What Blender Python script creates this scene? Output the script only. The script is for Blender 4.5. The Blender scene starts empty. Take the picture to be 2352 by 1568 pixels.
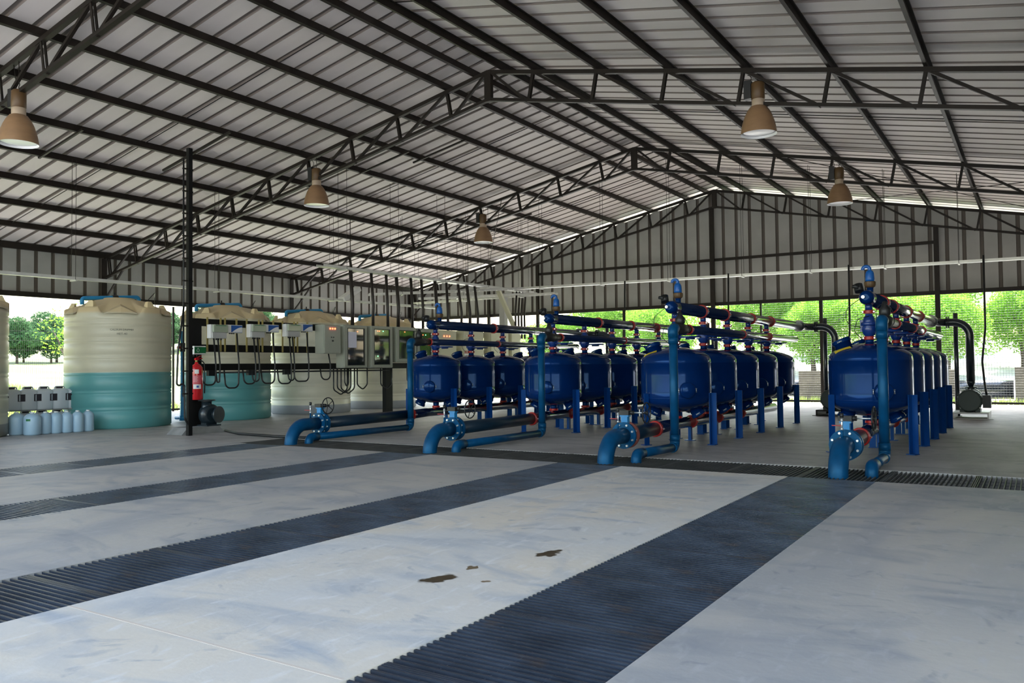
import bpy, math, random
from math import sin, cos, pi, radians, atan2, hypot, sqrt
from mathutils import Vector, Matrix
random.seed(7)
SC = bpy.context.scene
COL = SC.collection
# ------------------------------------------------------------------ camera
FPX = 1886.6
yaw, pitch, roll = radians(32.627), radians(1.763), radians(-0.645)
F = Vector((-sin(yaw)*cos(pitch), cos(yaw)*cos(pitch), sin(pitch)))
R0 = Vector((cos(yaw), sin(yaw), 0)); U0 = R0.cross(F)
Rr = R0*cos(roll) + U0*sin(roll); Ur = -R0*sin(roll) + U0*cos(roll)
cam = bpy.data.objects.new('camera', bpy.data.cameras.new('camera'))
COL.objects.link(cam)
cam.data.sensor_width = 36; cam.data.lens = FPX/2352*36
cam.data.clip_start = 0.05; cam.data.clip_end = 500
m3 = Matrix((Rr, Ur, -F)).transposed()
cam.matrix_world = Matrix.Translation((0, 0, 1.5)) @ m3.to_4x4()
SC.camera = cam
# ------------------------------------------------------------------ light
SC.view_settings.view_transform = 'Standard'; SC.view_settings.look = 'None'
SC.view_settings.gamma = 1; SC.view_settings.use_curve_mapping = False
SC.view_settings.exposure = 2.3
W = bpy.data.worlds.new('sky'); SC.world = W; W.use_nodes = True
nt = W.node_tree; bg = nt.nodes['Background']
sky = nt.nodes.new('ShaderNodeTexSky'); sky.sky_type = 'NISHITA'
sky.sun_disc = False; sky.sun_elevation = radians(56); sky.sun_rotation = radians(-12)
sky.air_density = 1.6; sky.dust_density = 3.0; sky.ozone_density = 1.0
hsn = nt.nodes.new('ShaderNodeHueSaturation'); hsn.inputs['Saturation'].default_value = .85
nt.links.new(sky.outputs[0], hsn.inputs['Color']); nt.links.new(hsn.outputs[0], bg.inputs[0]); bg.inputs[1].default_value = 0.22
sun = bpy.data.objects.new('sun', bpy.data.lights.new('sun', 'SUN')); COL.objects.link(sun)
sun.data.energy = 3.2; sun.data.angle = radians(1.0); sun.data.color = (1, .97, .93)
sun.rotation_euler = (radians(-34), 0, radians(12))   # from the back, high
# ------------------------------------------------------------------ materials
def mat(name, col, rough=.5, metal=0, spec=.5, coat=0, bump=0, bscale=20, var=0, vscale=3, trans=0, emit=None, es=1, alpha=1, stretch=None, tint=None):
    m = bpy.data.materials.new(name); m.use_nodes = True
    n = m.node_tree.nodes; l = m.node_tree.links; b = n['Principled BSDF']
    b.inputs['Base Color'].default_value = (*col, 1)
    b.inputs['Roughness'].default_value = rough; b.inputs['Metallic'].default_value = metal
    b.inputs['Specular IOR Level'].default_value = spec
    if coat: b.inputs['Coat Weight'].default_value = coat; b.inputs['Coat Roughness'].default_value = .06
    if tint: b.inputs['Specular Tint'].default_value = (*tint, 1)
    if trans: b.inputs['Transmission Weight'].default_value = trans
    if emit: b.inputs['Emission Color'].default_value = (*emit, 1); b.inputs['Emission Strength'].default_value = es
    if bump or var:
        tc = n.new('ShaderNodeTexCoord'); mp = n.new('ShaderNodeMapping'); l.new(tc.outputs['Object'], mp.inputs[0])
        if stretch: mp.inputs['Scale'].default_value = stretch
    if var:
        t = n.new('ShaderNodeTexNoise'); t.inputs['Scale'].default_value = vscale; t.inputs['Detail'].default_value = 5
        l.new(mp.outputs[0], t.inputs['Vector'])
        r = n.new('ShaderNodeMapRange'); r.inputs['From Min'].default_value = .3; r.inputs['From Max'].default_value = .7
        r.inputs['To Min'].default_value = 1-var; r.inputs['To Max'].default_value = 1+var
        l.new(t.outputs['Fac'], r.inputs['Value'])
        mx = n.new('ShaderNodeVectorMath'); mx.operation = 'SCALE'; mx.inputs[0].default_value = col
        l.new(r.outputs[0], mx.inputs['Scale']); l.new(mx.outputs[0], b.inputs['Base Color'])
    if bump:
        t = n.new('ShaderNodeTexNoise'); t.inputs['Scale'].default_value = bscale; t.inputs['Detail'].default_value = 4
        l.new(mp.outputs[0], t.inputs['Vector'])
        bp = n.new('ShaderNodeBump'); bp.inputs['Strength'].default_value = bump; bp.inputs['Distance'].default_value = .01
        l.new(t.outputs['Fac'], bp.inputs['Height']); l.new(bp.outputs[0], b.inputs['Normal'])
    return m
M = dict(
 navy=mat('navy gloss paint', (.001, .018, .10), .12, spec=.4, var=.12, vscale=2, tint=(.25, .5, 1)),
 navymat=mat('navy leg paint', (.002, .04, .19), .38, spec=.35, tint=(.4, .7, 1), var=.1),
 navypipe=mat('dark navy pipe', (.003, .011, .045), .13, coat=.6, tint=(.5, .7, 1)),
 pipe=mat('blue enamel pipe', (.002, .054, .145), .36, spec=.4, tint=(.3, .7, 1), var=.25, vscale=5, bump=.1, bscale=60),
 dkpipe=mat('dark blue collector pipe', (.002, .018, .038), .4, coat=.1, var=.2, vscale=4),
 cyan=mat('bright blue casting', (.01, .22, .52), .35, coat=.3),
 valveblue=mat('valve blue casting', (.004, .035, .20), .3, coat=.4, bump=.2, bscale=40),
 airblue=mat('air valve blue', (.006, .10, .38), .35),
 red=mat('red coupling', (.38, .014, .010), .38, coat=.1, var=.15),
 redbr=mat('red primer flange', (.22, .06, .045), .55),
 chrome=mat('zinc bolts', (.75, .78, .8), .3, metal=.8),
 blackp=mat('black plastic', (.012, .013, .014), .42),
 blackpvc=mat('black pipe', (.012, .02, .03), .25, coat=.5),
 steel=mat('dark steel section', (.013, .0095, .007), .5, spec=.25, var=.3, vscale=2, bump=.1),
 bsteel=mat('black painted rack steel', (.006, .006, .006), .5, spec=.25),
 roof=mat('white roof sheet', (.56, .515, .49), .5, spec=.4, var=.05, vscale=1.2, stretch=(.3, 2, 1)),
 wall=mat('grey wall sheet', (.30, .30, .285), .5, var=.07, vscale=1.5),
 ribg=mat('grey wall groove shade', (.10, .085, .07), .6),  # shade of the recessed wall grooves, put into the colour
 ribr=mat('roof sheet groove shade', (.17, .14, .12), .6),  # roof groove shade painted as a darker tone; ridge cap shares it
 tray=mat('galvanised tray', (.68, .68, .64), .35, metal=.35, var=.1),
 cream=mat('cream lid plastic', (.72, .60, .36), .45, var=.06),
 grey=mat('grey cabinet paint', (.36, .38, .32), .42, var=.04),
 beige=mat('beige cabinet paint', (.62, .60, .43), .42),
 glass=mat('dark cabinet window', (.02, .025, .02), .05, spec=.8, coat=1),
 paper=mat('paper', (.75, .75, .88), .7),
 white=mat('white plastic', (.78, .78, .77), .4),
 lgrey=mat('light grey plastic', (.45, .45, .44), .45),
 green=mat('green label', (.0, .14, .035), .4),
 clearg=mat('tinted cover', (.34, .40, .30), .2, coat=.5),
 labelblue=mat('blue label', (.01, .09, .36), .4),
 yellow=mat('yellow sticker', (.75, .55, .02), .5),
 brass=mat('yellow zinc rail', (.42, .34, .12), .4, metal=.4),
 extred=mat('extinguisher red', (.55, .006, .012), .2, coat=.8),
 pink=mat('extinguisher label', (.62, .10, .13), .4),
 pump=mat('dark pump casting', (.012, .022, .03), .35, coat=.3, bump=.3, bscale=40),
 motor=mat('grey green motor', (.05, .07, .065), .45, var=.1),
 jerry=mat('translucent blue bottle', (.36, .52, .66), .35, var=.04),
 jerryw=mat('white jerrycan', (.55, .60, .66), .4),
 label=mat('dark label', (.012, .010, .02), .5),
 led=mat('red led', (.9, .1, .05), .4, emit=(1, .08, .03), es=2.5),
 ledg=mat('green led', (.1, .9, .2), .4, emit=(.1, 1, .3), es=2),
 shade=mat('tan lamp shade', (.26, .155, .08), .45, var=.12, vscale=3, stretch=(1, 1, 3)),
 shadein=mat('white lamp reflector', (.9, .9, .9), .3),
 gear=mat('brown lamp gear', (.10, .055, .02), .5),
 grate=mat('grate steel', (.05, .062, .085), .45, metal=.2, var=.5, vscale=2.2, bump=.2, bscale=80),
 gratef=mat('grate frame steel', (.15, .14, .14), .6, var=.4, vscale=6),
 cgrate=mat('cross channel grate steel', (.10, .10, .095), .5, metal=.2, var=.3, vscale=3),
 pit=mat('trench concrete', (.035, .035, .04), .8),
 wire=mat('fence wire', (.10, .11, .11), .5, metal=.3),
 stone=mat('weathered concrete block', (.16, .15, .125), .85, var=.25, vscale=3, bump=.4, bscale=15),
 bark=mat('bark', (.10, .075, .055), .9, var=.3, vscale=6, bump=.5, bscale=20),
 plinth=mat('plinth concrete', (.22, .22, .22), .8, var=.15, vscale=4),
 label_txt=mat('marker ink', (.10, .12, .10), .7),
 bluepipe=mat('sky blue water pipe', (.02, .25, .55), .35),
)
def grate_mat(name, col, rust):
    m = mat(name, col, .34, metal=.35, var=.45, vscale=2.2, bump=.2, bscale=80); n = m.node_tree.nodes; l = m.node_tree.links; b = n['Principled BSDF']
    src = b.inputs['Base Color'].links[0].from_socket; tc = n.new('ShaderNodeTexCoord')
    t = n.new('ShaderNodeTexNoise'); t.inputs['Scale'].default_value = 1.7; t.inputs['Detail'].default_value = 6; l.new(tc.outputs['Object'], t.inputs['Vector'])
    r = n.new('ShaderNodeMapRange'); r.inputs['From Min'].default_value = .56; r.inputs['From Max'].default_value = .72; r.inputs['To Max'].default_value = .75; l.new(t.outputs['Fac'], r.inputs[0])
    x = n.new('ShaderNodeMix'); x.data_type = 'RGBA'; l.new(r.outputs[0], x.inputs[0]); l.new(src, x.inputs[6]); x.inputs[7].default_value = (*rust, 1); l.new(x.outputs[2], b.inputs['Base Color']); return m
M['grate'] = grate_mat('grate steel worn', (.045, .057, .08), (.11, .07, .045))
def leafmat(name, col, tr):
    m = bpy.data.materials.new(name); m.use_nodes = True; n = m.node_tree.nodes; l = m.node_tree.links
    for x in list(n): n.remove(x)
    o = n.new('ShaderNodeOutputMaterial'); d = n.new('ShaderNodeBsdfDiffuse'); t = n.new('ShaderNodeBsdfTranslucent'); x = n.new('ShaderNodeMixShader')
    x.inputs[0].default_value = tr
    tc = n.new('ShaderNodeTexCoord'); no = n.new('ShaderNodeTexNoise'); no.inputs['Scale'].default_value = 1.3; l.new(tc.outputs['Object'], no.inputs['Vector'])
    cr = n.new('ShaderNodeValToRGB'); cr.color_ramp.elements[0].position = .35; cr.color_ramp.elements[1].position = .65
    cr.color_ramp.elements[0].color = (col[0]*.6, col[1]*.75, col[2]*.7, 1); cr.color_ramp.elements[1].color = (*col, 1)
    l.new(no.outputs['Fac'], cr.inputs[0]); l.new(cr.outputs[0], d.inputs[0]); l.new(cr.outputs[0], t.inputs[0])
    l.new(d.outputs[0], x.inputs[1]); l.new(t.outputs[0], x.inputs[2]); l.new(x.outputs[0], o.inputs[0]); return m
M['leaf'] = leafmat('bright green leaves', (.32, .54, .07), .5)
M['leafd'] = leafmat('blue green leaves', (.10, .19, .085), .35)
M['grass'] = leafmat('dry grass blades', (.30, .36, .10), .4)
# ------------------------------------------------------------------ mesh builder
class MB:
    def __init__(s): s.v = []; s.f = []; s.sm = []; s.mi = []; s.cm = 0
    def face(s, idx, smooth=False): s.f.append(idx); s.sm.append(smooth); s.mi.append(s.cm)
    def box(s, x0, x1, y0, y1, z0, z1, X=None):
        b = len(s.v); P = [(x, y, z) for x in (x0, x1) for y in (y0, y1) for z in (z0, z1)]
        if X is not None: P = [tuple(X @ Vector(p)) for p in P]
        s.v += P
        for q in ((0, 1, 3, 2), (4, 6, 7, 5), (0, 4, 5, 1), (2, 3, 7, 6), (0, 2, 6, 4), (1, 5, 7, 3)): s.face([b+i for i in q])
        return s
    def bar(s, a, b, w, h, up=(0, 0, 1)):
        a = Vector(a); b = Vector(b); d = b-a; L = d.length; d.normalize(); u = Vector(up)
        if abs(d.dot(u)) > .99: u = Vector((1, 0, 0))
        sd = d.cross(u).normalized(); u = sd.cross(d)
        X = Matrix((sd, d, u)).transposed().to_4x4(); X.translation = a
        return s.box(-w/2, w/2, 0, L, -h/2, h/2, X)
    def tube(s, pts, r, seg=12, cap=True, smooth=True):
        pts = [Vector(p) for p in pts]; n = len(pts); b = len(s.v); rs = r if isinstance(r, (list, tuple)) else [r]*n
        T = []
        for i in range(n):
            t = pts[min(i+1, n-1)]-pts[max(i-1, 0)]
            T.append(t.normalized())
        u = Vector((0, 0, 1)) if abs(T[0].z) < .9 else Vector((1, 0, 0))
        u = (u-T[0]*u.dot(T[0])).normalized()
        for i in range(n):
            u = (u-T[i]*u.dot(T[i])).normalized(); w = T[i].cross(u)
            for k in range(seg):
                a = 2*pi*k/seg; s.v.append(tuple(pts[i]+(u*cos(a)+w*sin(a))*rs[i]))
        for i in range(n-1):
            for k in range(seg):
                k2 = (k+1) % seg; s.face([b+i*seg+k, b+i*seg+k2, b+(i+1)*seg+k2, b+(i+1)*seg+k], smooth)
        if cap: s.face([b+k for k in range(seg)][::-1]); s.face([b+(n-1)*seg+k for k in range(seg)])
        return s
    def cyl(s, a, b, r, seg=16): return s.tube([a, b], r, seg)
    def lathe(s, prof, seg=32, X=None, smooth=True, c=(0, 0, 0)):
        b = len(s.v); n = len(prof)
        for r, z in prof:
            for k in range(seg):
                a = 2*pi*k/seg; p = Vector((r*cos(a)+c[0], r*sin(a)+c[1], z+c[2]))
                s.v.append(tuple(X @ p if X is not None else p))
        for i in range(n-1):
            for k in range(seg):
                k2 = (k+1) % seg; s.face([b+i*seg+k, b+i*seg+k2, b+(i+1)*seg+k2, b+(i+1)*seg+k], smooth)
        if prof[0][0] > 0: s.face([b+k for k in range(seg)][::-1])
        if prof[-1][0] > 0: s.face([b+(n-1)*seg+k for k in range(seg)])
        return s
    def prism(s, poly, a, b, ax=0):
        """poly of 2-D points extruded from a to b along axis ax"""
        n = len(poly); k = len(s.v)
        def P(p, t):
            q = [p[0], p[1]]; q.insert(ax, t); return tuple(q)
        s.v += [P(p, a) for p in poly]+[P(p, b) for p in poly]
        s.face([k+i for i in range(n)]); s.face([k+n+i for i in range(n)][::-1])
        for i in range(n): j = (i+1) % n; s.face([k+j, k+i, k+n+i, k+n+j])
        return s
    def build(s, name, m, parent=None, bevel=0):
        me = bpy.data.meshes.new(name); me.from_pydata(s.v, [], s.f)
        ms = m if isinstance(m, (list, tuple)) else [m]
        for x in ms: me.materials.append(x)
        me.polygons.foreach_set('use_smooth', s.sm)
        if len(ms) > 1: me.polygons.foreach_set('material_index', s.mi)
        me.update(); o = bpy.data.objects.new(name, me); COL.objects.link(o)
        if parent: o.parent = parent
        if bevel:
            bv = o.modifiers.new('bevel', 'BEVEL'); bv.width = bevel; bv.segments = 2; bv.limit_method = 'ANGLE'
        return o
def recalc(o):
    import bmesh
    b = bmesh.new(); b.from_mesh(o.data); bmesh.ops.recalc_face_normals(b, faces=b.faces); b.to_mesh(o.data); b.free(); return o
def tag(o, label, cat, group=None, kind=None):
    o['label'] = label; o['category'] = cat
    if group: o['group'] = group
    if kind: o['kind'] = kind
    return o
def thing(name, label, cat, loc=(0, 0, 0), rz=0, group=None):
    o = bpy.data.objects.new(name, None); COL.objects.link(o); o.empty_display_size = .1
    o.location = loc; o.rotation_euler = (0, 0, rz); return tag(o, label, cat, group)
def dup(root, loc, rz=None, label=None, skip=()):
    r = root.copy(); COL.objects.link(r); r.location = loc
    if rz is not None: r.rotation_euler = (0, 0, rz)
    if label: r['label'] = label
    def rec(src, dst):
        for ch in KIDS.get(src.name, []):
            if ch.name.split('.')[0] in skip: continue
            c = ch.copy(); COL.objects.link(c); c.parent = dst; rec(ch, c)
    rec(root, r); return r
KIDS = {}
def reg(root):
    def rec(o):
        ks = [c for c in COL.objects if c.parent == o]; KIDS[o.name] = ks
        for k in ks: rec(k)
    rec(root); return root
def struct(o): o['kind'] = 'structure'; return o
def fillet(pts, r, n=8):
    pts = [Vector(p) for p in pts]; out = [pts[0]]
    for i in range(1, len(pts)-1):
        a = (pts[i-1]-pts[i]); b = (pts[i+1]-pts[i]); la, lb = a.length, b.length; a.normalize(); b.normalize()
        ang = a.angle(b)
        if ang > pi-.01: out.append(pts[i]); continue
        d = min(r/math.tan(ang/2), la*.49 if i > 1 else la*.98, lb*.49 if i < len(pts)-2 else lb*.98); rr = d*math.tan(ang/2)
        c = pts[i]+(a+b).normalized()*(rr/sin(ang/2)); p0 = pts[i]+a*d; p1 = pts[i]+b*d
        v0 = p0-c; v1 = p1-c; w = v0.angle(v1)
        for k in range(n+1):
            t = k/n; out.append(c+(v0*sin((1-t)*w)+v1*sin(t*w))/sin(w))
    out.append(pts[-1]); return out
def fit_text(s, size, m, X, name='lettering', parent=None, thick=.001):
    cu = bpy.data.curves.new('t', 'FONT'); cu.body = s; cu.size = size; cu.extrude = thick; cu.align_x = 'CENTER'; cu.resolution_u = 2
    o = bpy.data.objects.new('t', cu); COL.objects.link(o)
    me = bpy.data.meshes.new_from_object(o.evaluated_get(bpy.context.evaluated_depsgraph_get()))
    bpy.data.objects.remove(o); me.transform(X); me.materials.clear(); me.materials.append(m); me.name = name
    n = bpy.data.objects.new(name, me); COL.objects.link(n)
    if parent: n.parent = parent
    return n
ORD = ['first', 'second', 'third', 'fourth', 'fifth', 'sixth', 'seventh', 'eighth', 'ninth', 'tenth', 'eleventh', 'twelfth', 'thirteenth', 'fourteenth', 'fifteenth', 'sixteenth', 'seventeenth', 'eighteenth', 'nineteenth', 'twentieth']
# ------------------------------------------------------------------ floor
def floormat(name, c1, c2, c3, stains=()):
    m = bpy.data.materials.new(name); m.use_nodes = True; n = m.node_tree.nodes; l = m.node_tree.links; b = n['Principled BSDF']
    tc = n.new('ShaderNodeTexCoord')
    def noise(sc, det, st=(1, 1, 1), dist=0):
        mp = n.new('ShaderNodeMapping'); mp.inputs['Scale'].default_value = st; l.new(tc.outputs['Object'], mp.inputs[0])
        t = n.new('ShaderNodeTexNoise'); t.inputs['Scale'].default_value = sc; t.inputs['Detail'].default_value = det; t.inputs['Distortion'].default_value = dist
        l.new(mp.outputs[0], t.inputs['Vector']); return t.outputs['Fac']
    def ramp(f, p0, p1):
        r = n.new('ShaderNodeMapRange'); r.inputs['From Min'].default_value = p0; r.inputs['From Max'].default_value = p1; l.new(f, r.inputs[0]); return r.outputs[0]
    def mix(f, a, bcol):
        x = n.new('ShaderNodeMix'); x.data_type = 'RGBA'; l.new(f, x.inputs[0])
        if isinstance(a, tuple): x.inputs[6].default_value = (*a, 1)
        else: l.new(a, x.inputs[6])
        x.inputs[7].default_value = (*bcol, 1); return x.outputs[2]
    a = mix(ramp(noise(.55, 8, (1, .45, 1), 1.2), .42, .62), c1, c2)
    a = mix(ramp(noise(.9, 7, (.6, 1.3, 1), 2.0), .5, .72), a, c3)
    a = mix(ramp(noise(5, 6, (2.2, .7, 1), .6), .56, .85), a, (c1[0]*1.25, c1[1]*1.25, c1[2]*1.28))
    a = mix(ramp(noise(2.2, 8, (1, 1, 1), 2.4), .62, .8), a, (c1[0]*.55, c1[1]*.6, c1[2]*.68))
    for (x, y, rx, ry, ang, col) in stains:
        mp = n.new('ShaderNodeMapping'); mp.vector_type = 'TEXTURE'; mp.inputs['Location'].default_value = (x, y, 0); mp.inputs['Rotation'].default_value = (0, 0, ang); mp.inputs['Scale'].default_value = (rx, ry, 1)
        t = n.new('ShaderNodeTexNoise'); t.inputs['Scale'].default_value = 9; l.new(tc.outputs['Object'], t.inputs['Vector'])
        v = n.new('ShaderNodeVectorMath'); v.operation = 'MULTIPLY_ADD'; v.inputs[1].default_value = (.14, .14, 0); v.inputs[2].default_value = (0, 0, 0)
        l.new(t.outputs['Color'], v.inputs[0]); ad = n.new('ShaderNodeVectorMath'); l.new(tc.outputs['Object'], ad.inputs[0]); l.new(v.outputs[0], ad.inputs[1])
        sb = n.new('ShaderNodeVectorMath'); sb.operation = 'SUBTRACT'; sb.inputs[1].default_value = (.07, .07, 0); l.new(ad.outputs[0], sb.inputs[0])
        l.new(sb.outputs[0], mp.inputs[0]); ln = n.new('ShaderNodeVectorMath'); ln.operation = 'LENGTH'; l.new(mp.outputs[0], ln.inputs[0])
        r = n.new('ShaderNodeMapRange'); r.inputs['From Min'].default_value = 1.05; r.inputs['From Max'].default_value = .8; l.new(ln.outputs['Value'], r.inputs[0])
        a = mix(r.outputs[0], a, col)
    l.new(a, b.inputs['Base Color'])
    b.inputs['Specular IOR Level'].default_value = .35
    rr = n.new('ShaderNodeMapRange'); rr.inputs['To Min'].default_value = .42; rr.inputs['To Max'].default_value = .7; l.new(noise(3, 4), rr.inputs[0]); l.new(rr.outputs[0], b.inputs['Roughness'])
    bp = n.new('ShaderNodeBump'); bp.inputs['Strength'].default_value = .25; bp.inputs['Distance'].default_value = .01; l.new(noise(14, 6), bp.inputs['Height']); l.new(bp.outputs[0], b.inputs['Normal'])
    return m
DK = (.06, .04, .02)
fl_a = floormat('screeded concrete', (.36, .35, .345), (.46, .425, .38), (.26, .27, .29))
fl_w = floormat('pale concrete', (.60, .58, .555), (.66, .59, .50), (.38, .41, .45),  # one front slab, paler than its neighbours
    [(-3.63, 4.68, .085, .16, -.3, DK), (-3.62, 5.07, .035, .07, 0, (.16, .11, .06)), (-3.30, 4.79, .035, .045, 0, (.2, .14, .08)),
     (-3.36, 5.76, .055, .17, -.25, DK), (-3.30, 5.70, .035, .06, 0, DK)])
fl_b = floormat('dusty inner concrete', (.32, .30, .285), (.42, .40, .38), (.25, .235, .225))
BX0, BX1, BY0, BY1 = -27.2, 5.4, -1.4, 33.0
STR = [(-13.66, -12.56), (-9.94, -8.90), (-6.37, -5.28), (-2.855, -1.766)]
CY0, CY1 = 11.24, 12.48
fm = MB()
xs = [BX0]+[v for s in STR for v in s]+[BX1]
for i in range(0, len(xs), 2):
    fm.cm = {6: 1}.get(i, 0); fm.box(xs[i], xs[i+1], BY0, CY0, -.5, 0)
fm.cm = 2
fm.box(BX0, -13.9, CY0, CY1, -.5, 0); fm.box(BX0, BX1, CY1, BY1, -.5, 0)
struct(fm.build('floor', [fl_a, fl_w, fl_b]))
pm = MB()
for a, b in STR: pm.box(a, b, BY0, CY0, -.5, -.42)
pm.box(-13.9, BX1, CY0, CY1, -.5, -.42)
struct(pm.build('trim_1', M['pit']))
jm = MB(); jm.box(-5.27, -2.87, 2.925, 2.945, 0, .0012)
struct(jm.build('trim_2', mat('slab joint mortar', (.62, .53, .45), .8)))
# grates
def grate_mesh(w, L, pitch, bw, h, axis, m, name, cross):
    g = MB()
    fw = .012
    if axis == 'x':   # bars along x, spread over y
        n = int(round(L/pitch))
        for k in range(n):
            y = (k+.5)*L/n
            g.box(0, w, y-bw/2, y+bw/2, -h, 0)
        for x in cross: g.box(x-.004, x+.004, .004, L-.004, -h, -h+.006)
        g.box(-.0, w, 0, fw, -h, .001); g.box(0, w, L-fw, L, -h, .001)
    else:
        n = int(round(w/pitch))
        for k in range(n):
            x = (k+.5)*w/n
            g.box(x-bw/2, x+bw/2, 0, L, -h, 0)
        for y in cross: g.box(.004, w-.004, y-.004, y+.004, -h, -h+.006)
        g.box(0, fw, 0, L, -h, .001); g.box(w-fw, w, 0, L, -h, .001)
    return g.build(name, m)
ys = [1.08+1.06*k for k in range(0, 10)]+[CY0]
for si, (a, b) in enumerate(STR):
    w = b-a-.012; proto = None; protoL = None
    for k in range(len(ys)-1):
        L = ys[k+1]-ys[k]-.006
        if proto is None or abs(L-protoL) > .01:
            o = grate_mesh(w, L, .0545, .016, .02, 'x', M['grate'], 'floor_grate', [w*.25, w*.5, w*.75])
            if proto is None: proto, protoL = o, L
        else:
            o = proto.copy(); COL.objects.link(o)
        o.location = (a+.006, ys[k]+.003, -.004)
        n_ = len(ys)-1-k
        sn = ['leftmost', 'second from left', 'third from left', 'rightmost'][si]
        tag(o, f'steel bar grate in the {sn} floor strip, {ORD[n_-1]} panel from the cross channel', 'grate', 'bar grates in the long floor channels')
nx = 19; x0 = -13.9; wp = (BX1-x0)/nx; proto = None
for k in range(nx):
    if proto is None:
        proto = o = grate_mesh(wp-.008, CY1-CY0-.012, .056, .011, .04, 'y', M['cgrate'], 'channel_grate', [.3, .62, .93])
    else: o = proto.copy(); COL.objects.link(o)
    o.location = (x0+k*wp+.004, CY0+.006, -.004)
    tag(o, f'dark grate panel in the cross channel, {ORD[k]} from its left end', 'grate', 'bar grates in the cross channel')
# ------------------------------------------------------------------ roof
XR, ZR, SL = -10.88, 8.58, .2
def zt(x): return ZR-SL*abs(x-XR)      # top of truss
RP = .535
def sheet(axis_lo, axis_hi, fn, gw=.095, gd=.05, lip=.03):
    """ribbed sheet: runs along one axis with grooves going outward; fn(t, d, end) -> point"""
    prof = []; t = axis_lo
    k = 0
    while t < axis_hi:
        c = t+RP/2
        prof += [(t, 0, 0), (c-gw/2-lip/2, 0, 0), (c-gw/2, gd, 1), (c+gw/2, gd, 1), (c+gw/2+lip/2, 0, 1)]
        t += RP
    prof.append((t, 0, 0)); g = MB()
    for (t, d, _) in prof: g.v.append(fn(t, d, 0)); g.v.append(fn(t, d, 1))
    for i in range(len(prof)-1):
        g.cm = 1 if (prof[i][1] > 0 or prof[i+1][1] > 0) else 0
        g.face([2*i, 2*i+2, 2*i+3, 2*i+1])
    return g
ZS = .18
for nm, sgn, xe in (('ceiling', -1, -27.4), ('ceiling', 1, 5.7)):
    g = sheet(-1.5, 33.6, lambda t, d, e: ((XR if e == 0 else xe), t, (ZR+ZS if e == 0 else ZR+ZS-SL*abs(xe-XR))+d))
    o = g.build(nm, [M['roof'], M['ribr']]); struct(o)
    s_ = o.modifiers.new('thickness', 'SOLIDIFY'); s_.thickness = .004
# ridge cap
rc = MB(); rc.prism([(XR-.35, ZR+ZS-.045), (XR, ZR+ZS+.055), (XR+.35, ZR+ZS-.045), (XR, ZR+ZS+.065)], -1.5, 33.6, 1)
struct(rc.build('trim_3', M['ribr']))
# purlins
DP = [.40]+[1.24+1.62*k for k in range(9)]
for sgn, side in ((-1, 'left'), (1, 'right')):
    proto = None
    for k, d in enumerate(DP):
        x = XR+sgn*d; g = MB(); y0, y1 = -1.3, 33.4; a = math.atan(SL)*(-sgn)*1.0
        # C section in the slope frame
        ca, sa = cos(math.atan(SL)), sin(math.atan(SL))
        def P(u, v): return (sgn*(u*ca+v*sa), v*ca-u*sa)      # u down slope, v normal
        wd, ht, th = .07, .165, .012
        sec = [(-wd/2, 0), (wd/2, 0), (wd/2, .02), (wd/2-th*.8, .02), (wd/2-th*.8, th), (-wd/2+th, th), (-wd/2+th, ht-th), (wd/2-th*.8, ht-th), (wd/2-th*.8, ht-.02), (wd/2, ht-.02), (wd/2, ht), (-wd/2, ht)]
        sec = [P(u, v) for u, v in sec]
        g.prism(sec, y0, y1, 1)
        o = recalc(g.build('purlin', M['steel'])); o.location = (x, 0, zt(x)+.004)
        tag(o, f'dark steel roof purlin under the {side} roof slope, {ORD[k]} down from the ridge', 'purlin', 'roof purlins')
# trusses
TY = [(-.7, 'above the camera'), (8.0, 'nearest the camera'), (16.09, 'second from the camera'), (24.48, 'third from the camera'), (32.3, 'against the back gable wall')]
XLw, XRw = -26.8, 5.04
DEP = .66
def truss(y, where):
    t = thing('roof_truss', f'dark steel lattice roof truss {where}', 'roof truss', (0, y, 0), group='roof trusses')
    ch, cw = .09, .10
    for sgn, xe in ((-1, XLw), (1, XRw)):
        g = MB(); g.bar((XR, 0, zt(XR)-ch/2), (xe, 0, zt(xe)-ch/2), cw, ch); g.build('top_chord', M['steel'], t)
        g = MB(); xb = xe-sgn*.0
        g.bar((XR, 0, zt(XR)-DEP-ch/2), (xb, 0, zt(xb)-DEP-ch/2), cw, ch*.8); g.build('bottom_chord', M['steel'], t)
        ds = [1.24+1.62*k for k in range(9)]+[15.7]
        for i, d in enumerate(ds):
            x = XR+sgn*d; xb = x+sgn*.0-sgn*(-.12)*-1
            g = MB(); 
            for o_ in (-.035, .035):
                g.bar((x-sgn*0, o_, zt(x)-.06), (x-sgn*.12, o_, zt(x)-DEP-.03), .022, .06, up=(1, 0, 0))
            g.build('vertical_strut', M['steel'], t)
            xp = XR+sgn*(ds[i-1] if i else .05)
            g = MB(); g.bar((x-sgn*.16, 0, zt(x)-DEP-.04), (xp+sgn*.03, 0, zt(xp)-.06), .06, .06); g.build('diagonal_strut', M['steel'], t)
    g = MB(); g.box(XR-.09, XR+.09, -.06, .06, zt(XR)-DEP-.1, zt(XR)-.02); g.build('apex_post', M['steel'], t)
    return t
for y, w in TY: truss(y, w)
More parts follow.
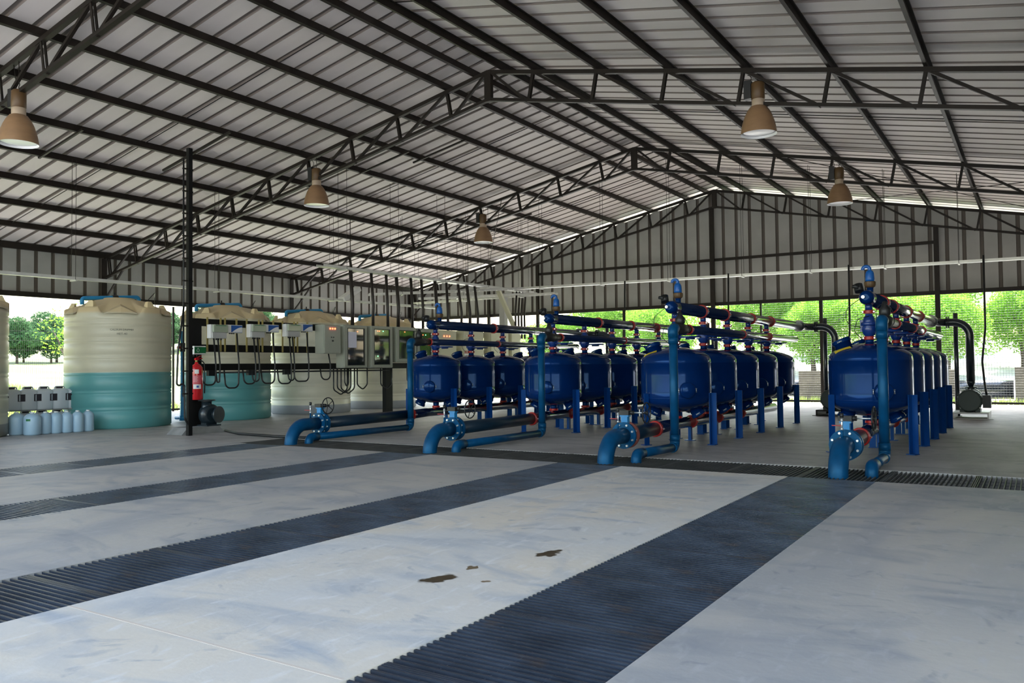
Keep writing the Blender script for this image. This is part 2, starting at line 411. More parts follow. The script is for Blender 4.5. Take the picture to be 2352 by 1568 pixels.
# columns along left wall (and right wall)
for y, w in TY:
    if y < 0: continue
    for x, s_, nm in ((XLw-.12, 1, 'left'),):
        t = thing('column', {8.0: 'dark steel wall column at the far left, mostly out of view', 16.09: 'dark steel wall column behind the nearest teal filled tank', 24.48: 'dark steel wall column behind the third cream tank from the left', 32.3: 'dark steel corner column where side and gable walls meet'}[y], 'column', (x, y, 0), group='side wall columns')
        zt_ = zt(x)-.02
        g = MB(); g.box(-.09, .09, -.015, .015, 0, zt_-0); g.box(-.1, -.075, -.09, .09, 0, zt_); g.box(.075, .1, -.09, .09, 0, zt_); g.build('shaft', M['steel'], t)
        g = MB(); g.box(-.16, .16, -.16, .16, 0, .02); g.build('base_plate', M['steel'], t)
        g = MB(); g.bar((.05, 0, zt_-1.5), (1.2, 0, zt(XLw+1.2)-DEP-.06), .05, .05); g.build('knee_brace', M['steel'], t)
# sag rods / bracing
def rod(a, b, r, label, nm='brace_rod', grp='roof bracing rods'):
    g = MB(); g.tube([a, b], r, 6); o = g.build(nm, M['steel']); tag(o, label, 'brace', grp); return o
k = 0
for y, w in ((4.0, 'over the foreground'), (12.2, 'midway between the first two trusses'), (20.3, 'midway between the middle trusses'), (28.4, 'in the bay nearest the gable wall')):
    for s_, sd in ((-1, 'left'), (1, 'right')):
        xe = XLw if s_ < 0 else XRw
        rod((XR+s_*.4, y, zt(XR)+.10), (xe, y, zt(xe)+.09), .012, f'thin steel sag rod across the {sd} roof slope {w}')
for (a, b, lab) in [((-16.0, 24.4, 0), (-21.9, 32.2, 0), 'diagonal bracing rod left of the ridge in the back bay'), ((-21.9, 24.4, 0), (-15.9, 32.2, 0), 'second diagonal bracing rod crossing the left slope in the back bay'),
                    ((-6.0, 24.4, 0), (1.5, 32.2, 0), 'diagonal bracing rod right of the ridge in the back bay'), ((1.5, 24.4, 0), (-6, 32.2, 0), 'second diagonal bracing rod crossing the right slope in the back bay')]:
    rod((a[0], a[1], zt(a[0])-.1), (b[0], b[1], zt(b[0])-.1), .012, lab)
# short fly braces between purlins on left slope
for i, (x, y) in enumerate([(-18.9, 10.5), (-17.0, 17.5), (-15.6, 18.2), (-14.2, 19.0), (-24.9, 18.0), (-18.6, 26.5), (-17.0, 27.3), (-20.2, 25.8)]):
    g = MB(); g.bar((x-1.4, y, zt(x-1.4)+.0), (x+.5, y, zt(x+.5)+.0), .05, .05); o = g.build('purlin_strut', M['steel'])
    tag(o, f'short dark strut between two left slope purlins, {ORD[i]} from the camera side', 'strut', 'short purlin struts')
# eave purlin beams & wall sheets
def wall_beam(nm, a, b, w, h, lab, par=None):
    g = MB(); g.bar(a, b, w, h); return g
HV = 3.89
g = MB(); g.bar((XLw, -1.3, 5.46), (XLw, 32.9, 5.46), .09, .2); struct(g.build('trim_4', M['steel']))
g = MB(); g.bar((XLw, -1.3, HV+.07), (XLw, 32.9, HV+.07), .08, .16); struct(g.build('trim_5', M['steel']))
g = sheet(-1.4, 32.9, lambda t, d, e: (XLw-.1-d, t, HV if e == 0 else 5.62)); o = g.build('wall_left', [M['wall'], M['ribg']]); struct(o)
g = sheet(5.8, 32.9, lambda t, d, e: (XRw+.1+d, t, 0 if e == 0 else 5.58)); o = g.build('wall_right', [M['wall'], M['ribg']]); struct(o)  # unseen side, closed down to the floor to darken reflections in the tanks
g = MB(); g.bar((XRw, -1.3, HV+.07), (XRw, 32.9, HV+.07), .08, .16); struct(g.build('trim_6', M['steel']))
YG = 32.62
off = -26.95
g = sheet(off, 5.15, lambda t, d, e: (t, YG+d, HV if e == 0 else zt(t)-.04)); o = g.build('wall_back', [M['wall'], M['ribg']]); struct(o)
# ridge fix: sheet top follows zt at its own vertices
g = MB(); g.bar((-26.9, YG-.08, HV+.06), (5.1, YG-.08, HV+.06), .09, .14); struct(g.build('trim_7', M['steel']))
g = MB(); g.bar((-19.3, YG-.08, 5.75), (-2.93, YG-.08, 5.75), .07, .11); struct(g.build('trim_8', M['steel']))
# gable posts
for x, z1, w, lab in [(-19.33, zt(-19.33)-.7, .13, 'dark steel gable wall post left of the girt end, behind the second filter row'), (-15.08, HV, .09, 'slim dark fence post on the back wall between first and second filter rows'), (-11.05, zt(-11.05)-.7, .17, 'tall dark central gable wall post under the ridge'),
                 (-9.17, HV, .06, 'slim fence post right of the central gable post'), (-6.9, HV, .12, 'dark fence post between the third filter row and the pump'), (-2.93, zt(-2.93)-.7, .16, 'tall dark gable wall post behind the rightmost filter row'), (-22.05, zt(-22.05)-.7, .13, 'dark gable wall post behind the row of cream tanks'), (1.2, zt(1.2)-.7, .13, 'dark gable wall post at the right frame edge')]:
    g = MB(); g.box(-w/2, w/2, -.05, .05, .0, z1); g.box(-w, w, -.09, .09, 0, .015); o = g.build('wall_post', M['steel']); o.location = (x, YG-.2 if z1 > HV+.01 else YG-.04, 0); tag(o, lab, 'post', 'posts of the back wall')
# mesh fences
def fence(name, x0, x1, pv, ph, h, lab, loc, rz, r=.0035, posts=()):
    t = thing(name, lab, 'fence', loc, rz)
    n = int((x1-x0)/pv); g = MB()
    for i in range(n+1):
        x = x0+i*pv; g.tube([(x, 0, .06), (x, 0, h)], r, 4, cap=False)
    z = .1
    while z < h:
        g.tube([(x0, .006, z), (x1, .006, z)], r, 4, cap=False); z += ph
    g.build('wire_mesh', M['wire'], t)
    g = MB(); g.bar((x0, 0, .07), (x1, 0, .07), .05, .07); g.build('bottom_rail', M['steel'], t)
    for p in posts:
        g = MB(); g.box(p-.03, p+.03, -.03, .03, 0, h); g.build('post', M['steel'], t)
    return t
fence('mesh_fence', -26.6, 5.0, .085, .085, 3.86, 'fine welded wire mesh filling the opening below the back gable wall', (0, YG, 0), 0)
fence('mesh_fence', 0, 31.5, .062, .30, 3.86, 'tall welded wire mesh panel fence along the left side opening', (XLw-.1, .8, 0), pi/2, posts=[3, 6, 9.5, 12, 18, 21, 25, 28])
# ------------------------------------------------------------------ filter tanks
def coupling(g, a, b, r, seg=20):
    """grooved clamp ring round a pipe axis a->b"""
    a = Vector(a); b = Vector(b); d = (b-a).normalized()
    g.tube([a, a+(b-a)*.12, a+(b-a)*.88, b], [r*1.08, r*1.2, r*1.2, r*1.08], seg, smooth=False)
    s = d.cross(Vector((0, 0, 1))) if abs(d.z) < .9 else Vector((1, .3, 0)); s.normalize()
    c = (a+b)/2; L = (b-a).length
    for k in (-1, 1):
        g.bar(c+s*k*r*1.16-d*L*.42, c+s*k*r*1.16+d*L*.42, r*.4, r*.22, up=s.cross(d))
    return c, s
RT = .665
def hatch(parent, c, nrm, r, name='hatch', neck=.07):
    nrm = Vector(nrm).normalized(); X = nrm.to_track_quat('Z', 'Y').to_matrix().to_4x4(); X.translation = Vector(c)
    g = MB(); g.lathe([(r*.86, -neck), (r*.86, 0), (r*.98, .005), (r*1.0, .022), (r*.95, .03), (r, .04), (r, .062), (r*.9, .075), (r*.3, .085), (0, .087)], 28, X)
    o = g.build(name, M['navy'], parent)
    for k in (0, 1):
        g = MB(); a = k*pi
        p = Vector((cos(a)*(r+.018), sin(a)*(r+.018), 0)); q = p+Vector((0, 0, 1))
        g.tube([X @ (p+Vector((0, -.025, .028))), X @ (p+Vector((0, .025, .028)))], .009, 8)
        for s in (-1, 1): g.tube([X @ (p+Vector((0, s*.03, .028))), X @ (p+Vector((0, s*.036, .028)))], .015, 8)
        g.build('clamp_bolt', M['chrome'], o)
    return o
def tank(label, loc, legs0, manh, group, sticker=False):
    t = thing('filter_tank', label, 'filter tank', loc, group=group)
    g = MB()
    pr = [(0, .60), (.16, .605), (.34, .64), (.50, .70), (.60, .755), (.648, .80), (RT, .86), (RT, .875), (RT+.004, .88), (RT, .885), (RT, 1.0), (RT, 1.3), (RT, 1.535),
          (RT+.004, 1.54), (RT, 1.545), (RT, 1.56), (.655, 1.62), (.62, 1.67), (.55, 1.715), (.40, 1.775), (.22, 1.82), (.09, 1.835), (0, 1.837)]
    g.lathe(pr, 56); g.build('vessel', M['navy'], t)
    for k in range(3):
        a = legs0+k*2*pi/3; d = Vector((cos(a), sin(a), 0)); n = Vector((-sin(a), cos(a), 0))
        g = MB(); c = d*(RT+.012); g.bar(c-Vector((0, 0, 0)), c+Vector((0, 0, .97)), .012, .105, up=n)
        c2 = c+d*.05+n*.05; g.bar(c2, c2+Vector((0, 0, .97)), .105, .012, up=n)
        g.box(-.075, .075, -.075, .075, 0, .012, Matrix.Translation(c+d*.03) @ Matrix.Rotation(a, 4, 'Z'))
        g.build('leg', M['navymat'], t)
    d = Vector((sin(manh), -cos(manh), 0)); hatch(t, d*(RT+.02)+Vector((0, 0, 1.03)), d, .145, 'side_hatch', .05)
    hatch(t, (-.43, -.05, 1.835), (-.42, 0, 1), .16, 'top_hatch', .10)
    hatch(t, (-.36, -.18, .615), (-.45, -.25, -1), .14, 'bottom_hatch', .10)
    hatch(t, (.37, .12, .60), (.6, .2, -1), .14, 'bottom_hatch', .13)
    g = MB(); g.cyl((0, 0, 1.83), (0, 0, 1.90), .07); g.build('top_nozzle', M['navy'], t)
    g = MB(); g.cyl((0, 0, .62), (0, 0, .50), .075); g.build('bottom_nozzle', M['navy'], t)
    g = MB(); d2 = Vector((-1, -.12, 0)).normalized(); s = Vector((0, 1, 0))
    v = [d2*(RT+.006)+s*(-.02)+Vector((0, 0, 1.15)), d2*(RT+.006)+s*.06+Vector((0, 0, 1.15)), d2*(RT+.006)+s*.06+Vector((0, 0, 1.32)), d2*(RT+.006)+s*(-.02)+Vector((0, 0, 1.32))]
    g.v += [tuple(p) for p in v]+[tuple(p-d2*.012) for p in v]; g.face([0, 1, 2, 3]); g.face([7, 6, 5, 4]); [g.face([i, 4+i, 4+(i+1) % 4, (i+1) % 4]) for i in range(4)]
    g.build('data_plate', M['white'], t)
    return t
def yellow_sticker(t):
    g = MB()
    # patch lying on the dome, towards the camera-left
    def dome(r):
        P = [(0, 1.837), (.09, 1.835), (.22, 1.82), (.40, 1.775), (.55, 1.715), (.62, 1.67), (.655, 1.62)]
        for (a, za), (b, zb) in zip(P, P[1:]):
            if a <= r <= b: return za+(zb-za)*(r-a)/(b-a)
        return 1.6
    n = 6
    for i in range(n+1):
        for j in range(n+1):
            x = -.47+.26*i/n-.06*j/n; y = -.43+.15*j/n; r = hypot(x, y); g.v.append((x, y, dome(r)+.006))
    for i in range(n):
        for j in range(n):
            a = i*(n+1)+j; g.face([a, a+n+1, a+n+2, a+1], True)
    g.build('warning_sticker', M['yellow'], t)
ROWS = [  # name, x, y0, leg angle, manhole angle, riser (x,y), collector (x), spacing
 ('leftmost', -13.10, 16.80, radians(-14), radians(25), (-12.58, 15.15), -12.67),
 ('second', -9.49, 16.59, radians(-16), radians(17), (-8.84, 14.95), -9.13),
 ('third', -5.87, 15.00, radians(-2), radians(38), (-5.26, 13.34), -5.68),
 ('rightmost', -2.41, 15.05, radians(-22), radians(25), (-1.95, 13.25), -2.27)]
SP = 1.58
RN = {'leftmost': 'leftmost filter row', 'second': 'second filter row from the left', 'third': 'third filter row from the left', 'rightmost': 'rightmost filter row'}
for (nm, x, y0, la, ma, riser, cx) in ROWS:
    big = nm in ('third', 'rightmost')
    base = tank(f'navy filter tank at the front of the {RN[nm]}'+(', yellow sticker' if big else ''), (x, y0, 0), la, ma, 'filter tanks standing in four rows')
    reg(base)
    for k in range(1, 5):
        dup(base, (x, y0+k*SP, 0), label=f'navy filter tank, {ORD[k]} from the front in the {RN[nm]}')
    if big: yellow_sticker(base)
    # valve stacks
    def valve():
        t = thing('backwash_valve', f'blue red-clamped valve above the front tank of the {RN[nm]}', 'valve', (x, y0, 1.89), group='blue valves between tanks and header')
        g = MB(); g.lathe([(.062, .05), (.075, .07), (.10, .10), (.118, .17), (.118, .20), (.10, .26), (.10, .32), (.085, .38), (.062, .41), (.062, .44)], 20)
        g.tube([(.10, 0, .24), (.47, 0, .24)], .066, 16); g.lathe([(.125, .24), (.135, .25), (.135, .29), (.125, .30)], 20)
        g.bar((-.115, 0, .14), (-.115, 0, .34), .07, .05)
        g.build('valve_body', M['valveblue'], t)
        g = MB(); g.lathe([(.20, 0), (.215, .01), (.215, .022), (.20, .032)], 24, c=(.30, 0, .12)); g.lathe([(.09, -.03), (.09, 0)], 16, c=(.30, 0, .12)); g.build('diaphragm_cover', M['valveblue'], t)
        for z in (.0, .445):
            g = MB(); coupling(g, (0, 0, z), (0, 0, z+.06), .07); c = g.build('clamp', M['red'], t)
            g = MB(); [g.cyl((sx*.088, -.05, z+.03), (sx*.088, -.066, z+.03), .013, 8) for sx in (-1, 1)]; g.build('bolt', M['chrome'], c)
        g = MB(); g.cyl((0, 0, .50), (0, 0, .62), .06); g.build('inlet_stub', M['valveblue'], t)
        g = MB(); g.tube(fillet([(.02, -.1, .40), (-.16, -.15, .36), (-.22, -.13, .14), (-.1, -.1, .02)], .1), .006, 5); g.build('pilot_tube', M['blackp'], t)
        return t
    v0 = reg(valve())
    for k in range(1, 5): dup(v0, (x, y0+k*SP, 1.89), label=f'blue red-clamped valve above the {ORD[k]} tank of the {RN[nm]}')
    # header
    zh = 2.60; rh = .118; ye = 24.7
    t = thing('header_pipe', f'dark glossy header pipe over the {RN[nm]}', 'pipe', (x, y0, 0), group='overhead header pipes')
    g = MB(); g.tube([(0, -.30, zh), (0, -.27, zh), (0, -.20, zh), (0, .05, zh)], [.05, rh*.8, rh*1.04, rh*1.04], 28); g.build('end_cap', M['navy'], t)
    g = MB(); L = ye-y0; g.tube([(0, .05, zh), (0, L, zh)], rh, 28); g.build('pipe', M['navypipe'], t)
    cps = {'leftmost': [2.65, 6.0], 'second': [2.3, 4.3, 6.1], 'third': [1.45, 2.9, 4.9, 6.6], 'rightmost': [1.3, 2.5, 4.6, 6.8]}[nm]
    for c in cps:
        g = MB(); coupling(g, (0, c, zh), (0, c+.07, zh), rh, 28); cc = g.build('clamp', M['red'], t)
        g = MB(); [g.cyl((sx*rh*1.25, c+.035, zh-.05), (sx*rh*1.25, c+.035, zh+.05), .012, 8) for sx in (-1, 1)]; g.build('bolt', M['chrome'], cc)
    # air valve
    g = MB(); ya = .18; g.cyl((0, ya, zh+.08), (0, ya, zh+.20), .055); g.cyl((0, ya, zh+.185), (0, ya, zh+.195), .06); g.build('air_valve_neck', M['navy'], t)
    g = MB(); g.lathe([(.055, .19), (.085, .21), (.095, .24), (.095, .29), (.08, .30)], 16, c=(0, ya, zh), smooth=False); g.build('air_valve_union', M['gear'], t)
    g = MB(); g.lathe([(.075, .30), (.078, .34), (.068, .44), (.05, .48), (.03, .49)], 18, c=(0, ya, zh)); g.tube(fillet([(0, ya, zh+.47), (0, ya, zh+.56), (-.10, ya-.02, zh+.56), (-.11, ya-.02, zh+.50)], .05), .03, 10)
    g.build('air_valve', M['airblue'], t)
    g = MB(); g.tube([(-.10, -.24, zh+.10), (-.13, -.20, zh+.22)], .075, 14); g.tube([(-.10, -.30, zh+.17), (-.20, -.30, zh+.19)], .03, 8); g.build('gauge', M['blackp'], t)
    g = MB(); g.cyl((-.03, -.30, zh), (-.03, -.36, zh), .028, 10); g.build('test_cock', M['chrome'], t)
    g = MB(); g.tube(fillet([(-.05, -.3, zh), (-.3, -.32, zh-.18), (-.32, -.3, zh-.45), (-.1, -.2, zh-.5)], .15), .006, 5); g.build('pilot_tube', M['blackp'], t)
    # black return pipe to pump
    px, pyy = x+.86, 25.4
    g = MB(); pts = fillet([(0, L, zh), (0, pyy-y0, zh-.01), (px-x, pyy-y0, zh-.03), (px-x, pyy-y0, .98)], .38, 10); g.tube(pts, .105, 20); g.build('down_pipe', M['blackpvc'], t)
    g = MB(); g.cyl((0, L-.04, zh), (0, L-.01, zh), .17, 20); g.cyl((0, L+.01, zh), (0, L+.04, zh), .17, 20); g.build('flange', M['blackpvc'], t)
    g = MB(); g.cyl((.3, pyy-y0, zh-.02), (.33, pyy-y0, zh-.02), .165, 20); g.cyl((.35, pyy-y0, zh-.02), (.38, pyy-y0, zh-.02), .165, 20); g.build('flange', M['blackpvc'], t)
    g = MB(); g.lathe([(.105, .98), (.105, .93), (.05, .80)], 18, c=(px-x, pyy-y0, 0)); g.build('reducer', M['blackpvc'], t)
    # manifold & riser
    rx, ry = riser; zm = 2.13; rm = .076; mx = rx+.02
    t = thing('backwash_pipe', f'blue riser and glossy backwash manifold along the {RN[nm]}', 'pipe', (rx, ry, 0), group='backwash risers and manifolds')
    ye2 = y0+4*SP+ .45-ry; ys2 = {'leftmost': .72, 'second': .8, 'third': .72, 'rightmost': 1.35}[nm]
    g = MB(); g.tube([(0, ys2, zm), (0, ye2, zm)], rm, 22); g.build('manifold', M['navypipe'], t)
    for c in [ys2] + {'leftmost': [3.75], 'second': [4.1], 'third': [3.9, 5.9], 'rightmost': [3.5, 4.9]}[nm]:
        g = MB(); coupling(g, (0, c, zm), (0, c+.055, zm), rm); cc = g.build('clamp', M['red'], t)
        g = MB(); [g.cyl((sx*rm*1.25, c+.03, zm-.03), (sx*rm*1.25, c+.03, zm+.03), .009, 8) for sx in (-1, 1)]; g.build('bolt', M['chrome'], cc)
    g = MB(); g.tube([(0, .10, zm), (0, .2, zm), (0, .24, zm), (0, ys2, zm)], [.088, .088, .11, .07], 16); g.lathe([(.05, .0), (.085, .05), (.085, .12), (.05, .17), (.03, .24), (0, .25)], 14, c=(.0, .34, zm+.06))
    g.build('control_valve', M['blackp'], t)
    g = MB(); [g.tube(fillet([(0, .35, zm+.25), (.1*s, .15, zm+.30), (.12*s, .45+.1*s, zm-.05), (.02, .5, zm-.1)], .1), .006, 5) for s in (-1, 1)]; g.build('pilot_tube', M['blackp'], t)
    g = MB(); g.tube(fillet([(0, .10, zm), (0, 0, zm), (0, 0, zm-.16)], .07), .088, 20); g.tube([(0, 0, zm-.15), (0, 0, zm-.27)], .084, 20); g.build('top_elbow', M['pipe'], t)
    g = MB(); g.tube([(0, 0, .20), (0, 0, zm-.2)], .073, 22); g.build('riser', M['pipe'], t)
    g = MB(); g.tube([(0, 0, .31), (0, 0, .2)], .087, 22); g.tube(fillet([(0, 0, .25), (0, 0, .10), (0, -.14, .10)], .09), .083, 20); g.build('bottom_elbow', M['pipe'], t)
    yend = 11.86-ry; dx = {'leftmost': .08, 'second': .05, 'third': -.05, 'rightmost': .04}[nm]
    g = MB(); g.tube([(0, -.1, .10), (dx, yend+.1, .115)], .072, 22); g.build('drain_pipe', M['pipe'], t)
    g = MB(); g.tube(fillet([(dx, yend+.22, .115), (dx, yend-.02, .115), (dx, yend-.02, -.25)], .1), .086, 20); g.build('drain_elbow', M['pipe'], t)
    # collector
    t = thing('collector_pipe', f'blue elbow and low pipe with handwheel valve feeding the {RN[nm]}', 'pipe', (cx, 11.52, 0), group='collector pipes with handwheel valves')
    zc = .37; rc_ = .128; fy = {'leftmost': .78, 'second': .68, 'third': .72, 'rightmost': .56}[nm]
    g = MB(); g.tube(fillet([(0, 0, -.3), (0, 0, zc), (0, fy-.06, zc)], .37, 14), rc_, 28); g.build('elbow', M['pipe'], t)
    def flange(y, m, nb=True, rr=.215):
        g = MB(); g.tube([(0, y-.022, zc), (0, y+.022, zc)], rr, 32, smooth=False); f = g.build('flange', m, t)
        if nb:
            for k in range(8):
                a = pi/8+k*pi/4; g = MB(); g.cyl((cos(a)*rr*.82, y-.052, zc+sin(a)*rr*.82), (cos(a)*rr*.82, y+.05, zc+sin(a)*rr*.82), .017, 8); g.build('bolt', M['chrome'], f)
        return f
    flange(fy-.04, M['pipe']); flange(fy+.09, M['redbr'] if nm == 'third' else M['pipe'])
    g = MB(); g.tube([(0, fy-.02, zc), (0, fy+.07, zc)], .17, 28); g.box(-.055, .055, fy-.02, fy+.065, zc+.13, zc+.33); g.box(-.075, .075, fy-.03, fy+.075, zc+.30, zc+.325); g.build('valve_body', M['cyan'], t)
    g = MB(); g.box(-.09, .09, fy-.05, fy+.10, zc+.33, zc+.40); g.tube([(.0, fy+.05, zc+.365), (.14, fy+.05, zc+.365)], .035, 12); g.build('gearbox', M['blackp'], t)
    wl = .36 if nm != 'leftmost' else .2
    g = MB(); g.cyl((.12, fy+.05, zc+.365), (wl, fy+.05, zc+.365), .011, 8); g.build('shaft', M['chrome'], t)
    g = MB(); wc = Vector((wl, fy+.05, zc+.365)); n = 28
    ring = [wc+Vector((0, cos(2*pi*k/n)*.165, sin(2*pi*k/n)*.165)) for k in range(n+1)]
    g.tube(ring, .011, 8, cap=False)
    for k in range(5):
        a = pi/2+k*2*pi/5+.3; g.tube([wc, wc+Vector((0, cos(a)*.165, sin(a)*.165))], .008, 6)
    g.cyl(wc-Vector((.025, 0, 0)), wc+Vector((.025, 0, 0)), .025, 10); g.build('handwheel', M['blackp'], t)
    g = MB(); g.cyl((0, fy-.25, zc+.11), (0, fy-.25, zc+.22), .018, 8); s1 = g.build('sampling_cock', M['pipe'], t)
    g = MB(); g.cyl((0, fy-.25, zc+.20), (0, fy-.25, zc+.40), .013, 8); g.cyl((0, fy-.25, zc+.22), (0, fy-.25, zc+.25), .02, 6); g.cyl((0, fy-.25, zc+.34), (0, fy-.25, zc+.37), .02, 6); g.build('cock_stem', M['chrome'], s1)
    g = MB(); g.cyl((0, fy-.25, zc+.39), (0, fy-.25, zc+.45), .025, 8); g.build('cock_cap', M['blackp'], s1)
    g = MB(); g.bar((0, fy-.25, zc+.28), (-.12, fy-.3, zc+.285), .016, .012); g.build('cock_lever', M['red'], s1)
    cy = {'leftmost': 15.35, 'second': 15.1, 'third': 13.55, 'rightmost': 13.3}[nm]-11.52
    dxx = x-cx
    g = MB(); g.tube([(0, fy+.08, zc), (dxx*.2, cy, zc+.01)], .118, 26); g.build('front_pipe', M['dkpipe'], t)
    g = MB(); coupling(g, (dxx*.2, cy, zc+.01), (dxx*.2+.005, cy+.07, zc+.01), .118, 26); cc = g.build('clamp', M['red'], t)
    g = MB(); [g.cyl((dxx*.2+sx*.15, cy-.0, zc+.01), (dxx*.2+sx*.15, cy+.08, zc+.01), .016, 8) for sx in (-1, 1)]; g.build('bolt', M['chrome'], cc)
    ye3 = y0+4*SP+.5-11.52
    g = MB(); g.tube([(dxx*.2, cy+.05, zc+.01), (dxx, y0-.35-11.52, zc+.0), (dxx, ye3, zc)], .108, 26); g.build('rear_pipe', M['navypipe'], t)
    for k in (0, 1, 2):
        yc = y0+(.75+1.6*k)-11.52; g = MB(); coupling(g, (dxx, yc, zc), (dxx, yc+.06, zc), .108, 24); g.build('clamp', M['red'], t)
    for k in range(5):
        yc = y0+SP*k-11.52; g = MB(); g.cyl((dxx, yc, zc+.05), (dxx, yc, .47), .07); b_ = g.build('branch', M['navy'], t)
        g = MB(); coupling(g, (dxx, yc, .475), (dxx, yc, .525), .075); g.build('branch_clamp', M['red'], b_)
    for k in range(4):
        yc = y0+SP*(k+.45)-11.52; g = MB(); g.box(dxx-.03, dxx+.03, yc-.04, yc+.04, 0, zc-.1); g.box(dxx-.1, dxx+.1, yc-.06, yc+.06, 0, .012); g.build('pipe_support', M['navymat'], t)
    # pump set
    t = thing('pump_set', f'motor and pump on steel base behind the {RN[nm]}', 'pump', (px, 25.4, 0), group='pump sets by the back wall')
    my = -.35
    g = MB(); g.tube([(0, my-.42, .47), (0, my-.40, .47), (0, my+.30, .47)], [.25, .285, .285], 28); g.tube([(0, my-.43, .47), (0, my-.42, .47)], [.06, .06], 16)
    for k in range(20):
        a = 2*pi*k/20; g.bar((cos(a)*.285, my-.34, .47+sin(a)*.285), (cos(a)*.285, my+.28, .47+sin(a)*.285), .012, .04, up=(cos(a), 0, sin(a)))
    g.build('motor', M['motor'], t)
    g = MB(); g.box(-.24, -.12, my-.3, my+.25, .17, .26); g.box(.12, .24, my-.3, my+.25, .17, .26); g.build('motor_foot', M['motor'], t)
    g = MB(); g.box(.29, .48, my-.2, my+.15, .28, .62); g.build('terminal_box', M['blackp'], t)
    g = MB(); g.tube([(0, -.12, .5), (0, .15, .5)], .28, 24); g.cyl((0, 0, .6), (0, 0, .80), .09); g.tube([(0, .15, .45), (0, .4, .45)], .1, 16); g.cyl((0, 0, .79), (0, 0, .82), .15, 18); g.build('pump_casing', M['pump'], t)
    g = MB(); g.box(-.36, .40, -.85, .45, .13, .17); g.box(-.40, -.36, -.85, .45, .0, .17); g.box(.40, .44, -.85, .45, 0, .17); g.box(-.5, .54, -.85, -.75, 0, .012); g.build('base_frame', M['white'] if nm == 'rightmost' else M['steel'], t)
    g = MB(); g.cyl((-.36, .42, 0), (-.36, .42, 2.85), .06, 14); g.box(-.46, -.26, .32, .52, 0, .015); g.box(-.4, -.3, .38, .6, 2.45, 2.5); o = g.build('pipe_post', M['blackpvc']); o.location = (px, 25.4, 0)
    tag(o, f'slim dark post beside the pump behind the {RN[nm]}', 'post', 'support posts beside the pumps')
    g = MB(); g.tube(fillet([(.38, my+.0, .6), (.34, my, .9), (.28, .0, 1.5), (.36, .3, 2.4), (.36, .38, 4.40)], .5), .028, 8)
    o = g.build('power_cable', M['blackp']); o.location = (px, 25.4, 0); tag(o, f'black cable dropping to the motor behind the {RN[nm]}', 'cable', 'motor power cables')
# ------------------------------------------------------------------ storage tanks
def tankmat(name, level, low=(.10, .32, .33), up=(.58, .55, .42), base=None):
    m = bpy.data.materials.new(name); m.use_nodes = True; n = m.node_tree.nodes; l = m.node_tree.links; b = n['Principled BSDF']
    tc = n.new('ShaderNodeTexCoord'); sx = n.new('ShaderNodeSeparateXYZ'); l.new(tc.outputs['Object'], sx.inputs[0])
    no = n.new('ShaderNodeTexNoise'); no.inputs['Scale'].default_value = 1.5; no.inputs['Detail'].default_value = 5; l.new(tc.outputs['Object'], no.inputs['Vector'])
    def mixc(f, a, c):
        x = n.new('ShaderNodeMix'); x.data_type = 'RGBA'; l.new(f, x.inputs[0])
        for i, v in ((6, a), (7, c)):
            if isinstance(v, tuple): x.inputs[i].default_value = (*v, 1)
            else: l.new(v, x.inputs[i])
        return x.outputs[2]
    def step(v, w=.012):
        r = n.new('ShaderNodeMapRange'); r.inputs['From Min'].default_value = v-w; r.inputs['From Max'].default_value = v+w; l.new(sx.outputs['Z'], r.inputs[0]); return r.outputs[0]
    c = up
    if level: c = mixc(step(level), low, up)
    c = mixc(step(3.04, .03), c, (.62, .50, .30))
    if base: c = mixc(step(.30), base, c)
    hs = n.new('ShaderNodeHueSaturation'); r = n.new('ShaderNodeMapRange'); r.inputs['To Min'].default_value = .86; r.inputs['To Max'].default_value = 1.14; l.new(no.outputs['Fac'], r.inputs[0]); l.new(r.outputs[0], hs.inputs['Value'])
    if isinstance(c, tuple): hs.inputs['Color'].default_value = (*c, 1)
    else: l.new(c, hs.inputs['Color'])
    l.new(hs.outputs[0], b.inputs['Base Color']); b.inputs['Roughness'].default_value = .38
    b.inputs['Subsurface Weight'].default_value = .0
    return m
TM = [tankmat('cream tank plastic', 0, base=(.25, .24, .2)), tankmat('cream tank with teal liquid', 1.47), tankmat('cream tank with teal liquid lower', 1.44), tankmat('pale cream tank', 0, up=(.74, .72, .60), base=(.34, .36, .40))]
RB = 1.34
def notch(a, nn=5, w=.42):
    d = (a % (2*pi/nn)); d = min(d, 2*pi/nn-d); return max(0, min(1, (w-d)/.06))
